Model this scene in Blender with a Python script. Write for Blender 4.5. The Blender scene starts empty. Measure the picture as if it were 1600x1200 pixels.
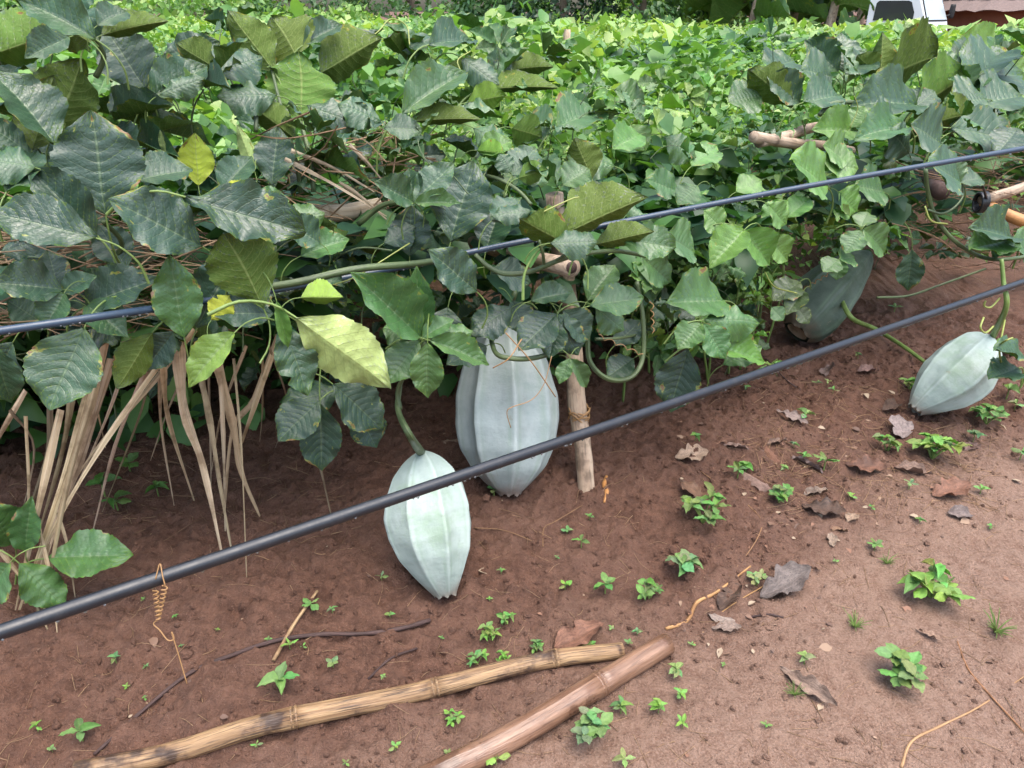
import bpy, math, random
import numpy as np
from mathutils import Vector, Matrix

# ------------------------------------------------------------------ camera, world, sun, exposure
SC = bpy.context.scene
COL = SC.collection
CAM_H, PITCH, FPX = 1.6, math.radians(26.3), 1186.0
cam_d = bpy.data.cameras.new('camera'); cam = bpy.data.objects.new('camera', cam_d); COL.objects.link(cam)
cam.location = (0, 0, CAM_H); cam.rotation_euler = (math.pi/2 - PITCH, 0, 0)
cam_d.sensor_width = 36; cam_d.lens = 36*FPX/1600; cam_d.clip_start = 0.05; cam_d.clip_end = 2000
SC.camera = cam
SUN_EL, SUN_AZ = math.radians(75), math.radians(140)      # azimuth from +Y towards +X
W = bpy.data.worlds.new('World'); SC.world = W; W.use_nodes = True
nt = W.node_tree; bg = nt.nodes['Background']
sky = nt.nodes.new('ShaderNodeTexSky'); sky.sky_type = 'NISHITA'; sky.sun_disc = False
sky.sun_elevation = SUN_EL; sky.sun_rotation = SUN_AZ; sky.air_density = 1.2; sky.dust_density = 4.0; sky.ozone_density = 1.0
nt.links.new(sky.outputs[0], bg.inputs[0]); bg.inputs[1].default_value = 0.15
sun_d = bpy.data.lights.new('sun', 'SUN'); sun = bpy.data.objects.new('sun', sun_d); COL.objects.link(sun)
sun_d.energy = 1.5; sun_d.angle = math.radians(60); sun_d.color = (1, 0.98, 0.94)
sdir = Vector((math.cos(SUN_EL)*math.sin(SUN_AZ), math.cos(SUN_EL)*math.cos(SUN_AZ), math.sin(SUN_EL)))
sun.rotation_euler = sdir.to_track_quat('Z', 'Y').to_euler(); sun.location = (0, 0, 8)
SC.view_settings.view_transform = 'Standard'; SC.view_settings.look = 'None'
SC.view_settings.exposure = 1.42; SC.view_settings.gamma = 1.0
SC.cycles.max_bounces = 5; SC.cycles.diffuse_bounces = 3; SC.cycles.glossy_bounces = 2
SC.cycles.transmission_bounces = 4; SC.cycles.transparent_max_bounces = 6
SC.cycles.caustics_reflective = False; SC.cycles.caustics_refractive = False
SC.cycles.use_denoising = True; SC.cycles.use_adaptive_sampling = True; SC.cycles.adaptive_threshold = 0.02

rnd = random.Random(7); rng = np.random.default_rng(11)
SP, CP = math.sin(PITCH), math.cos(PITCH)

# ------------------------------------------------------------------ where a photo direction meets the place
def ray(px, py):                       # direction with unit depth along the view axis
    a = (px-800)/FPX; b = (600-py)/FPX
    return Vector((a, CP + b*SP, -SP + b*CP))
def atz(px, py, z): return Vector((0, 0, CAM_H)) + ray(px, py)*z
ROWQ = Vector((0.27, 2.45)); ROWU = Vector((0.912, 0.410)); ROWN = Vector((0.410, -0.912))   # trellis row: line, direction, side of the path
def offs(x, y): return (x-ROWQ.x)*ROWN.x + (y-ROWQ.y)*ROWN.y
def row_t(px, py, d):
    r = ray(px, py); k = r.x*ROWN.x + r.y*ROWN.y
    return (d - offs(0, 0))/k
def rowp(px, py, d):                   # point on the vertical plane d metres in front of the row
    return atz(px, py, row_t(px, py, d))

def _h(ix, iy, s):
    n = (ix*374761393 + iy*668265263 + s*974711) & 0xffffffff
    n = ((n ^ (n >> 13))*1274126177) & 0xffffffff
    return ((n ^ (n >> 16)) & 0xffff)/65535.0
def vnoise(x, y, s=0):
    x = np.asarray(x, float); y = np.asarray(y, float)
    ix = np.floor(x).astype(np.int64); iy = np.floor(y).astype(np.int64); fx = x-ix; fy = y-iy
    fx = fx*fx*(3-2*fx); fy = fy*fy*(3-2*fy)
    a = _h(ix, iy, s); b = _h(ix+1, iy, s); c = _h(ix, iy+1, s); d = _h(ix+1, iy+1, s)
    return (a*(1-fx)+b*fx)*(1-fy)+(c*(1-fx)+d*fx)*fy - 0.5
def sstep(a, b, x):
    t = np.clip((x-a)/(b-a), 0, 1); return t*t*(3-2*t)
def pathmask(x, y):
    d = (x-ROWQ.x)*ROWN.x + (y-ROWQ.y)*ROWN.y
    return sstep(0.45, 1.05, d + 0.45*vnoise(x*1.6, y*1.6, 5) + 0.16*vnoise(x*6, y*6, 6) + 0.16*(x-0.6))
def hmacro(x, y):
    d = (x-ROWQ.x)*ROWN.x + (y-ROWQ.y)*ROWN.y
    return 0.10*sstep(0.85, -0.1, d) + 0.05*vnoise(x*1.3, y*1.3, 1)*sstep(30, 8, np.hypot(x, y)) + 0.02*vnoise(x*4, y*4, 2)
def hfun(x, y):
    pm = pathmask(x, y); bed = 1-0.8*pm
    h = hmacro(x, y)
    h = h + bed*(0.028*vnoise(x*14, y*14, 3) + 0.022*vnoise(x*31, y*31, 4) + 0.014*vnoise(x*67, y*67, 8))
    c = vnoise(x*45, y*45, 9); h = h + bed*0.022*np.clip(c-0.16, 0, 1)*2
    h = h + 0.006*vnoise(x*80, y*80, 10) + 0.01*vnoise(x*9, y*9, 12)
    return h
def gz(x, y): return float(hfun(np.array([x]), np.array([y]))[0])
def gnd(px, py, up=0.0):               # where the direction meets the soil
    r = ray(px, py); t = np.linspace(0.6, 12, 1200)
    x = r.x*t; y = r.y*t; z = CAM_H + r.z*t
    i = int(np.argmax(z < hmacro(x, y)))
    for _ in range(3):
        t0, t1 = t[max(i-1, 0)], t[i]; t = np.linspace(t0, t1, 40)
        x = r.x*t; y = r.y*t; z = CAM_H + r.z*t
        i = max(1, int(np.argmax(z < hfun(x, y))) or 39)
    X, Y = float(x[i]), float(y[i])
    return Vector((X, Y, gz(X, Y)+up))

# ------------------------------------------------------------------ mesh helpers
class MB:
    def __init__(s): s.v = []; s.f = []; s.uv = []; s.m = []; s.n = 0
    def add(s, v, f, uv=None, mi=0):
        v = np.asarray(v, float); s.v.append(v)
        for q in f: s.f.append(tuple(int(i)+s.n for i in q)); s.m.append(mi)
        s.uv.append(np.asarray(uv, float) if uv is not None else np.zeros((len(v), 2))); s.n += len(v)
    def tube(s, pts, rad, seg=8, caps=True, mi=0, sub=6, wob=0.0, hollow=0):
        P = catmull(pts, sub) if sub > 1 else [Vector(p) for p in pts]
        R = np.interp(np.linspace(0, 1, len(P)), np.linspace(0, 1, len(np.atleast_1d(rad))), np.atleast_1d(rad))
        T = [((P[min(i+1, len(P)-1)]-P[max(i-1, 0)]).normalized()) for i in range(len(P))]
        a = Vector((0, 0, 1)) if abs(T[0].z) < 0.9 else Vector((1, 0, 0))
        N = (a - T[0]*a.dot(T[0])).normalized(); vs = []; uv = []; L = 0
        for i, p in enumerate(P):
            N = (N - T[i]*N.dot(T[i])).normalized(); B = T[i].cross(N)
            if i: L += (P[i]-P[i-1]).length
            for k in range(seg+1):
                th = 2*math.pi*k/seg; r = R[i]*(1+wob*math.sin(3*th+i*0.9)*0.5+wob*math.sin(i*1.7))
                vs.append(p + (N*math.cos(th)+B*math.sin(th))*r); uv.append((k/seg, L))
        w = seg+1; n = len(P)
        fs = [(i*w+k, i*w+k+1, (i+1)*w+k+1, (i+1)*w+k) for i in range(n-1) for k in range(seg)]
        if caps:
            vs += [P[0], P[-1]]; uv += [(0, 0), (0, L)]; c0 = n*w
            fs += [(c0, k+1, k) for k in range(seg)] + [(c0+1, (n-1)*w+k, (n-1)*w+k+1) for k in range(seg)]
        s.add([tuple(v) for v in vs], fs, uv, mi); return s
    def box(s, lo, hi, mi=0):
        x0, y0, z0 = lo; x1, y1, z1 = hi
        s.add([(x0,y0,z0),(x1,y0,z0),(x1,y1,z0),(x0,y1,z0),(x0,y0,z1),(x1,y0,z1),(x1,y1,z1),(x0,y1,z1)],
              [(0,3,2,1),(4,5,6,7),(0,1,5,4),(1,2,6,5),(2,3,7,6),(3,0,4,7)], None, mi); return s
    def mesh(s, name, mats, smooth=True):
        me = bpy.data.meshes.new(name); V = np.concatenate(s.v); U = np.concatenate(s.uv)
        me.from_pydata([tuple(x) for x in V], [], s.f)
        uvl = me.uv_layers.new(name='UVMap'); li = np.empty(len(me.loops), np.int32); me.loops.foreach_get('vertex_index', li)
        uvl.data.foreach_set('uv', U[li].astype(np.float32).ravel())
        for m in (mats if isinstance(mats, (list, tuple)) else [mats]): me.materials.append(m)
        me.polygons.foreach_set('material_index', np.array(s.m, np.int32))
        me.polygons.foreach_set('use_smooth', np.full(len(me.polygons), smooth)); me.update(); return me
def catmull(pts, sub):
    P = [Vector(p) for p in pts]
    if len(P) == 2: return [P[0].lerp(P[1], i/sub) for i in range(sub+1)]
    out = []
    for i in range(len(P)-1):
        p0 = P[i-1] if i else P[0]*2-P[1]; p1, p2 = P[i], P[i+1]; p3 = P[i+2] if i+2 < len(P) else P[-1]*2-P[-2]
        for k in range(sub):
            t = k/sub
            out.append(0.5*((2*p1)+(p2-p0)*t+(2*p0-5*p1+4*p2-p3)*t*t+(3*p1-p0-3*p2+p3)*t**3))
    out.append(P[-1]); return out
def np_mesh(name, V, F, mats, uv=None, tint=None, smooth=True):      # big meshes, uniform face size
    me = bpy.data.meshes.new(name); nf, k = F.shape
    me.vertices.add(len(V)); me.vertices.foreach_set('co', V.astype(np.float32).ravel())
    me.loops.add(nf*k); me.loops.foreach_set('vertex_index', F.astype(np.int32).ravel())
    me.polygons.add(nf); me.polygons.foreach_set('loop_start', np.arange(0, nf*k, k, dtype=np.int32))
    me.polygons.foreach_set('use_smooth', np.full(nf, smooth))
    for m in (mats if isinstance(mats, (list, tuple)) else [mats]): me.materials.append(m)
    if uv is not None:
        l = me.uv_layers.new(name='UVMap'); l.data.foreach_set('uv', uv[F.ravel()].astype(np.float32).ravel())
    if tint is not None:
        a = me.color_attributes.new('tint', 'FLOAT_COLOR', 'POINT')
        a.data.foreach_set('color', np.concatenate([tint, np.ones((len(V), 1))], 1).astype(np.float32).ravel())
    me.update(calc_edges=True); me.validate(); return me

def tag(o, label=None, cat=None, group=None, kind=None):
    if label: o['label'] = label
    if cat: o['category'] = cat
    if group: o['group'] = group
    if kind: o['kind'] = kind
    return o
WM = {}
def link(name, data, parent=None, M=None, color=None):
    o = bpy.data.objects.new(name, data); COL.objects.link(o)
    M = M if M is not None else Matrix.Identity(4); WM[o.name] = M
    if parent is not None:
        o.parent = parent; o.matrix_parent_inverse = WM[parent.name].inverted()
    o.matrix_basis = M
    if color is not None: o.color = (*color, 1)
    return o
def empty(name, loc, label=None, cat=None, group=None):
    o = link(name, None, None, Matrix.Translation(loc)); o.empty_display_size = 0.05
    return tag(o, label, cat, group)

# ------------------------------------------------------------------ materials
def mat(name):
    m = bpy.data.materials.new(name); m.use_nodes = True; t = m.node_tree
    return m, t, t.nodes['Principled BSDF'], t.nodes['Material Output']
class NG:                               # small node-writing helper
    def __init__(s, t): s.t = t
    def n(s, ty, **kw):
        x = s.t.nodes.new('ShaderNode'+ty)
        for k, v in kw.items(): setattr(x, k, v)
        return x
    def put(s, sock, v):
        if hasattr(v, 'is_output') or isinstance(v, bpy.types.NodeSocket): s.t.links.new(v, sock)
        else: sock.default_value = v
    def math(s, op, a, b=0.0, c=None):
        x = s.n('Math', operation=op); s.put(x.inputs[0], a); s.put(x.inputs[1], b)
        if c is not None: s.put(x.inputs[2], c)
        return x.outputs[0]
    def ramp(s, v, a, b, lo=0.0, hi=1.0):
        x = s.n('MapRange', interpolation_type='SMOOTHSTEP'); s.put(x.inputs[0], v)
        for i, q in enumerate((a, b, lo, hi)): s.put(x.inputs[1+i], q)
        return x.outputs[0]
    def mix(s, f, a, b, blend='MIX'):
        x = s.n('Mix', data_type='RGBA', blend_type=blend); s.put(x.inputs[0], f)
        s.put(x.inputs[6], (*a, 1) if isinstance(a, tuple) and len(a) == 3 else a)
        s.put(x.inputs[7], (*b, 1) if isinstance(b, tuple) and len(b) == 3 else b)
        return x.outputs[2]
    def noise(s, vec, scale, detail=3, rough=0.55, dim='3D'):
        x = s.n('TexNoise', noise_dimensions=dim); s.put(x.inputs['Scale'], scale); x.inputs['Detail'].default_value = detail
        x.inputs['Roughness'].default_value = rough
        if vec is not None: s.put(x.inputs['Vector'], vec)
        return x.outputs[0]
    def bump(s, h, strength, dist):
        x = s.n('Bump'); s.put(x.inputs['Height'], h); x.inputs['Strength'].default_value = strength
        x.inputs['Distance'].default_value = dist; return x.outputs[0]
    def comb(s, x, y, z=0.0):
        c = s.n('CombineXYZ'); s.put(c.inputs[0], x); s.put(c.inputs[1], y); s.put(c.inputs[2], z); return c.outputs[0]

def leaf_material(name, under, nv=9.0, rough=0.4, wear=1.0, gloss=0.5):
    m, t, P, out = mat(name); g = NG(t)
    uv = g.n('UVMap'); sp = g.n('SeparateXYZ'); t.links.new(uv.outputs[0], sp.inputs[0])
    oi = g.n('ObjectInfo'); rndv = oi.outputs['Random']; u, v = sp.outputs[0], sp.outputs[1]
    a = g.math('ABSOLUTE', g.math('SUBTRACT', g.math('MULTIPLY', u, 2.0), 1.0))
    s = g.math('SUBTRACT', v, g.math('MULTIPLY', g.math('POWER', a, 1.3), 0.26))
    fr = g.math('FRACT', g.math('MULTIPLY', s, nv)); dv = g.math('ABSOLUTE', g.math('SUBTRACT', fr, 0.5))   # 0.5 on a vein
    wdt = g.math('MULTIPLY_ADD', a, -0.035, 0.085)
    vein = g.ramp(dv, g.math('SUBTRACT', 0.5, wdt), 0.5)
    mid = g.ramp(a, 0.012, 0.05, 1.0, 0.0)
    vein = g.math('MAXIMUM', g.math('MULTIPLY', vein, 0.75), mid)
    off = g.math('MULTIPLY', rndv, 37.0)
    vec = g.comb(g.math('ADD', u, off), v, off)
    vo = g.n('TexVoronoi', feature='DISTANCE_TO_EDGE', voronoi_dimensions='2D'); t.links.new(g.comb(g.math('MULTIPLY_ADD', u, 13.0, off), g.math('MULTIPLY', s, 26.0)), vo.inputs['Vector'])
    vo.inputs['Scale'].default_value = 1.0
    ret = g.ramp(vo.outputs[0], 0.0, 0.16, 1.0, 0.0)
    n1 = g.noise(vec, 4.0, 3, dim='2D'); n2 = g.noise(vec, 22.0, 1, dim='2D')
    base = oi.outputs['Color']
    hs = g.n('HueSaturation'); g.put(hs.inputs['Hue'], g.math('MULTIPLY_ADD', rndv, 0.03, 0.485))
    g.put(hs.inputs['Value'], g.math('MULTIPLY_ADD', n1, 0.7, 0.65)); g.put(hs.inputs['Color'], base)
    c = hs.outputs[0]
    if under:
        c = g.mix(0.38, g.mix(1.0, c, (1.5, 1.5, 1.3), 'MULTIPLY'), (0.16, 0.22, 0.03)); c = g.mix(g.math('MULTIPLY', vein, 0.6), c, (0.30, 0.36, 0.12))
        c = g.mix(g.math('MULTIPLY', ret, 0.22), c, (0.26, 0.33, 0.10))
    else:
        light = g.mix(0.5, c, (0.24, 0.34, 0.14)); c = g.mix(g.math('MULTIPLY', vein, 0.6), c, light)
        c = g.mix(g.math('MULTIPLY', ret, 0.25), c, g.mix(0.5, c, (0.01, 0.02, 0.01)))
    # wear: yellowed and browned patches starting from the margin, small pale specks
    edge = g.math('ADD', g.math('MULTIPLY', a, 0.22), g.math('MULTIPLY', v, 0.06))
    wr = g.math('MULTIPLY_ADD', rndv, 0.10*wear, -0.06+0.05*(wear-1))
    wv = g.math('ADD', g.math('ADD', n1, edge), wr)
    c = g.mix(g.ramp(wv, 0.86, 0.91), c, (0.26, 0.29, 0.04)); c = g.mix(g.ramp(wv, 0.91, 0.94), c, (0.22, 0.12, 0.04))
    
    t.links.new(c, P.inputs['Base Color'])
    P.inputs['Roughness'].default_value = rough; P.inputs['IOR'].default_value = 1.5 if under else 1.58
    g.put(P.inputs['Roughness'], g.math('ADD', g.math('MULTIPLY_ADD', n2, 0.25, rough-0.18), g.math('MULTIPLY', rndv, 0.16)))
    P.inputs['Specular IOR Level'].default_value = gloss
    if not under: P.inputs['Sheen Weight'].default_value = 0.07; P.inputs['Sheen Roughness'].default_value = 0.4; P.inputs['Sheen Tint'].default_value = (0.8, 0.92, 1.0, 1)
    sgn = 1.0 if under else -1.0
    hgt = g.math('ADD', g.math('MULTIPLY', vein, sgn*1.0), g.math('ADD', g.math('MULTIPLY', ret, sgn*0.2), g.math('MULTIPLY', n2, 0.5)))
    nb = g.bump(hgt, 0.36, 0.004); t.links.new(nb, P.inputs['Normal'])
    tr = g.n('BsdfTranslucent'); g.put(tr.inputs[0], g.mix(1.0, c, (1.5, 1.7, 0.5), 'MULTIPLY'))
    ms = g.n('MixShader'); ms.inputs[0].default_value = 0.28
    t.links.new(P.outputs[0], ms.inputs[1]); t.links.new(tr.outputs[0], ms.inputs[2]); t.links.new(ms.outputs[0], out.inputs[0])
    return m
M_TOP = leaf_material('leaf_upper', False, 10, 0.42, 1.0, 0.9)
M_UND = leaf_material('leaf_under', True, 10, 0.65, 1.0, 0.3)
M_WEED = leaf_material('weed_leaf', False, 6, 0.45, 0.5, 0.4)

def tint_leaf_material(name, rough=0.45, trans=0.3):
    m, t, P, out = mat(name); g = NG(t)
    at = g.n('Attribute'); at.attribute_name = 'tint'
    geo = g.n('NewGeometry'); n = g.noise(geo.outputs['Position'], 60, 2)
    c = g.mix(g.math('MULTIPLY', n, 0.5), at.outputs['Color'], g.mix(1.0, at.outputs['Color'], (0.5, 0.6, 0.5), 'MULTIPLY'))
    t.links.new(c, P.inputs['Base Color']); P.inputs['Roughness'].default_value = rough; P.inputs['Specular IOR Level'].default_value = 0.45
    tr = g.n('BsdfTranslucent'); g.put(tr.inputs[0], g.mix(1.0, c, (1.5, 1.6, 0.5), 'MULTIPLY'))
    ms = g.n('MixShader'); ms.inputs[0].default_value = trans
    t.links.new(P.outputs[0], ms.inputs[1]); t.links.new(tr.outputs[0], ms.inputs[2]); t.links.new(ms.outputs[0], out.inputs[0])
    return m
M_FIELD = tint_leaf_material('field_leaf')

def soil_material():
    m, t, P, out = mat('red_soil'); g = NG(t)
    geo = g.n('NewGeometry'); pos = geo.outputs['Position']
    at = g.n('Attribute'); at.attribute_name = 'tint'; sp = g.n('SeparateColor'); t.links.new(at.outputs['Color'], sp.inputs[0]); path = sp.outputs[0]
    n1 = g.noise(pos, 3.0, 4); n2 = g.noise(pos, 28.0, 4, 0.65); n3 = g.noise(pos, 170.0, 2, 0.6); n4 = g.noise(pos, 520.0, 1)
    c = g.mix(g.ramp(n2, 0.3, 0.7), (0.080, 0.037, 0.0235), (0.158, 0.079, 0.051))
    c = g.mix(g.math('MULTIPLY', g.ramp(n1, 0.35, 0.7), 0.5), c, (0.168, 0.090, 0.062))
    pc = g.mix(g.ramp(n2, 0.32, 0.68), (0.188, 0.107, 0.073), (0.262, 0.166, 0.120))
    pc = g.mix(g.ramp(n3, 0.45, 0.75), pc, (0.32, 0.21, 0.155))
    c = g.mix(path, c, pc)
    c = g.mix(g.math('MULTIPLY', g.ramp(n3, 0.52, 0.75), 0.3), c, (0.22, 0.14, 0.11))
    c = g.mix(g.math('MULTIPLY', g.ramp(n3, 0.46, 0.28), 0.35), c, (0.055, 0.027, 0.018))
    c = g.mix(g.ramp(n4, 0.70, 0.76), c, (0.38, 0.27, 0.20))
    t.links.new(c, P.inputs['Base Color'])
    g.put(P.inputs['Roughness'], g.ramp(n1, 0.3, 0.7, 0.95, 0.72)); P.inputs['Specular IOR Level'].default_value = 0.3
    h = g.math('ADD', g.math('MULTIPLY', n2, 0.9), g.math('ADD', g.math('MULTIPLY', n3, 0.6), g.math('MULTIPLY', n4, 0.35)))
    t.links.new(g.bump(h, 1.0, 0.014), P.inputs['Normal']); return m
M_SOIL = soil_material()

def fruit_material(name, pale, shade, seed, rub=(0.27, 0.37, 0.26)):
    m, t, P, out = mat(name); g = NG(t)
    uv = g.n('UVMap'); sp = g.n('SeparateXYZ'); t.links.new(uv.outputs[0], sp.inputs[0]); u, v = sp.outputs[0], sp.outputs[1]
    tc = g.n('TexCoord'); o = tc.outputs['Object']
    streak = g.noise(g.comb(g.math('MULTIPLY', u, 12.0), g.math('MULTIPLY', v, 2.2), seed), 3.0, 4, 0.6)
    n1 = g.noise(o, 9.0+seed*0.1, 4); n2 = g.noise(o, 70.0, 3); n3 = g.noise(o, 260.0, 2)
    wr = g.noise(g.comb(g.math('MULTIPLY', u, 14.0), g.math('MULTIPLY', v, 42.0), seed+3), 1.0, 3)
    c = g.mix(g.ramp(n1, 0.3, 0.7), shade, pale)
    c = g.mix(g.math('MULTIPLY', g.ramp(streak, 0.45, 0.75), 0.18), c, tuple(x*0.66 for x in shade))
    at = g.n('Attribute'); at.attribute_name = 'tint'; sc = g.n('SeparateColor'); t.links.new(at.outputs['Color'], sc.inputs[0])
    c = g.mix(g.math('MULTIPLY', sc.outputs[0], 0.5), c, tuple(min(1, x*1.15+0.03) for x in pale))
    c = g.mix(g.math('MULTIPLY', sc.outputs[1], 0.45), c, (0.20, 0.30, 0.19))
    c = g.mix(g.math('MULTIPLY', g.ramp(n3, 0.68, 0.74), 0.45), c, (0.17, 0.20, 0.15))
    c = g.mix(g.math('MULTIPLY', g.ramp(g.noise(o, 6.5, 5, 0.7), 0.50, 0.70), 0.7), c, rub)
    c = g.mix(g.math('MULTIPLY', g.ramp(g.noise(o, 17.0, 4, 0.7), 0.66, 0.72), 0.35), c, (0.26, 0.22, 0.15))
    st = g.math('ADD', v, g.math('MULTIPLY', n1, 0.35)); c = g.mix(g.math('MULTIPLY', g.ramp(st, 1.02, 1.22), 0.75), c, (0.16, 0.085, 0.055))
    c = g.mix(g.math('MULTIPLY', g.ramp(g.noise(g.comb(g.math('MULTIPLY', u, 60.0), g.math('MULTIPLY', v, 3.0), seed), 1.0, 3), 0.66, 0.74), 0.4), c, (0.24, 0.27, 0.20))
    t.links.new(c, P.inputs['Base Color']); g.put(P.inputs['Roughness'], g.ramp(n2, 0.3, 0.7, 0.5, 0.66)); P.inputs['Specular IOR Level'].default_value = 0.35
    P.inputs['Subsurface Weight'].default_value = 0.0
    t.links.new(g.bump(g.math('ADD', g.math('MULTIPLY', n2, 0.4), g.math('ADD', g.math('MULTIPLY', wr, 0.25), g.math('MULTIPLY', n1, 1.4))), 0.35, 0.010), P.inputs['Normal'])
    return m

def grain_material(name, cols, su, sv, rough=0.7, bump=0.5, spec=0.3, dark=(0.03, 0.02, 0.015), darkamt=0.5, objcol=False):
    """wood, cane and straw: grain runs along the length (UV v is metres)"""
    m, t, P, out = mat(name); g = NG(t)
    uv = g.n('UVMap'); sp = g.n('SeparateXYZ'); t.links.new(uv.outputs[0], sp.inputs[0]); u, v = sp.outputs[0], sp.outputs[1]
    oi = g.n('ObjectInfo'); off = g.math('MULTIPLY', oi.outputs['Random'], 51.0)
    vec = g.comb(g.math('MULTIPLY', u, su), g.math('MULTIPLY', v, sv), off)
    n1 = g.noise(vec, 1.0, 4, 0.65); n2 = g.noise(vec, 4.0, 3); geo = g.n('NewGeometry'); n3 = g.noise(geo.outputs['Position'], 11.0, 4, 0.6)
    c = g.mix(g.ramp(n1, 0.32, 0.68), cols[0], cols[1]); c = g.mix(g.ramp(n3, 0.4, 0.7), c, g.mix(0.5, c, cols[2]))
    c = g.mix(g.math('MULTIPLY', g.ramp(n2, 0.51, 0.64), darkamt), c, dark)
    c = g.mix(g.math('MULTIPLY', g.ramp(n3, 0.53, 0.66), darkamt), c, dark)
    if objcol: c = g.mix(1.0, c, oi.outputs['Color'], 'MULTIPLY')
    t.links.new(c, P.inputs['Base Color']); g.put(P.inputs['Roughness'], g.ramp(n3, 0.3, 0.7, rough, rough-0.18)); P.inputs['Specular IOR Level'].default_value = spec
    t.links.new(g.bump(g.math('ADD', n1, g.math('MULTIPLY', n2, 0.6)), bump, 0.004), P.inputs['Normal']); return m
M_CANE = grain_material('weathered_cane', [(0.19, 0.105, 0.05), (0.46, 0.30, 0.155), (0.11, 0.055, 0.03)], 14, 2.6, 0.55, 0.9, 0.45, (0.04, 0.022, 0.016), 0.9)
M_CANE2 = grain_material('wet_cane', [(0.155, 0.078, 0.045), (0.31, 0.18, 0.115), (0.10, 0.045, 0.026)], 11, 3.5, 0.42, 0.6, 0.6, (0.07, 0.035, 0.022), 0.55)
M_POST = grain_material('grey_post', [(0.36, 0.26, 0.18), (0.50, 0.39, 0.29), (0.22, 0.14, 0.09)], 7, 3.0, 0.75, 0.5, 0.3, (0.05, 0.035, 0.025), 0.45)
M_STRAW = grain_material('dry_straw', [(0.44, 0.335, 0.215), (0.66, 0.545, 0.39), (0.28, 0.185, 0.11)], 10, 1.6, 0.75, 0.5, 0.3, (0.10, 0.06, 0.03), 0.35, True)
M_TWIG = grain_material('dark_twig', [(0.055, 0.032, 0.028), (0.10, 0.06, 0.052), (0.04, 0.022, 0.02)], 5, 12, 0.7, 0.7)
M_ORANGE = grain_material('orange_cane', [(0.42, 0.19, 0.06), (0.55, 0.28, 0.10), (0.28, 0.12, 0.04)], 7, 4, 0.5, 0.3, 0.5, (0.08, 0.04, 0.02), 0.3)
M_STEM = grain_material('green_stem', [(0.055, 0.085, 0.035), (0.11, 0.15, 0.06), (0.04, 0.06, 0.025)], 5, 9, 0.5, 0.4, 0.4, (0.03, 0.04, 0.02), 0.3, False)
M_STEM2 = grain_material('bright_stem', [(0.14, 0.22, 0.05), (0.22, 0.31, 0.09), (0.10, 0.16, 0.04)], 5, 9, 0.5, 0.3, 0.4, (0.08, 0.12, 0.03), 0.3, False)
M_DEAD = grain_material('dead_leaf', [(0.55, 0.55, 0.55), (1.0, 1.0, 1.0), (0.6, 0.55, 0.5)], 9, 7, 0.65, 0.8, 0.4, (0.06, 0.04, 0.035), 0.5, True)

def pipe_material(name, col, rough):
    m, t, P, out = mat(name); g = NG(t); geo = g.n('NewGeometry'); n = g.noise(geo.outputs['Position'], 45, 4, 0.65)
    t.links.new(g.mix(g.math('MULTIPLY', g.ramp(n, 0.5, 0.75), 0.3), col, (0.045, 0.042, 0.042)), P.inputs['Base Color'])
    g.put(P.inputs['Roughness'], g.ramp(n, 0.3, 0.7, rough, rough+0.16)); P.inputs['Specular IOR Level'].default_value = 0.6
    t.links.new(g.bump(n, 0.08, 0.004), P.inputs['Normal']); return m
M_PIPE = pipe_material('black_pipe', (0.010, 0.012, 0.017), 0.33)
M_PIPE_SKY = pipe_material('sky_tinted_pipe', (0.028, 0.05, 0.082), 0.28)  # blue of the reflected sky is put into this base colour
def plain(name, col, rough=0.6, metal=0, spec=0.5, nscale=25, namt=0.3, bump=0.2):
    m, t, P, out = mat(name); g = NG(t); geo = g.n('NewGeometry'); n = g.noise(geo.outputs['Position'], nscale, 4)
    t.links.new(g.mix(g.math('MULTIPLY', n, namt*2), col, tuple(x*0.55 for x in col)), P.inputs['Base Color'])
    P.inputs['Roughness'].default_value = rough; P.inputs['Metallic'].default_value = metal; P.inputs['Specular IOR Level'].default_value = spec
    if bump: t.links.new(g.bump(n, bump, 0.01), P.inputs['Normal'])
    return m
M_DROP, _t, _P, _o = mat('water_drop'); _P.inputs['Roughness'].default_value = 0.03; _P.inputs['Base Color'].default_value = (0.9, 0.95, 1, 1)
_P.inputs['Transmission Weight'].default_value = 0.85; _P.inputs['IOR'].default_value = 1.33
M_TAPE = plain('black_tie', (0.015, 0.015, 0.017), 0.35)
M_TENDRIL = plain('dry_tendril', (0.36, 0.20, 0.08), 0.6)
M_YTENDRIL = plain('yellow_tendril', (0.30, 0.34, 0.08), 0.5)

# ------------------------------------------------------------------ the ground, one sheet to the horizon
def axis(lo, hi, step, far, grow=1.16):
    c = list(np.arange(lo, hi, step)); a = []; s = step; x = lo
    while x > -far: s *= grow; x -= s; a.append(x)
    b = []; s = step; x = c[-1]
    while x < far: s *= grow; x += s; b.append(x)
    return np.array(a[::-1]+c+b)
gx = axis(-2.1, 2.75, 0.0085, 400); gy = axis(0.75, 3.9, 0.0085, 400)
GX, GY = np.meshgrid(gx, gy); V = np.stack([GX.ravel(), GY.ravel(), hfun(GX.ravel(), GY.ravel())], 1)
nx, ny = len(gx), len(gy); I = np.arange(nx*ny).reshape(ny, nx)
F = np.stack([I[:-1, :-1].ravel(), I[:-1, 1:].ravel(), I[1:, 1:].ravel(), I[1:, :-1].ravel()], 1)
pm = pathmask(V[:, 0], V[:, 1]); far = sstep(5, 9, np.hypot(V[:, 0], V[:, 1])); pm = pm*(1-far)
ground = link('ground', np_mesh('ground', V, F, M_SOIL, tint=np.stack([pm, far, far], 1))); tag(ground, kind='structure', label='reddish brown garden soil with a trodden path')

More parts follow.
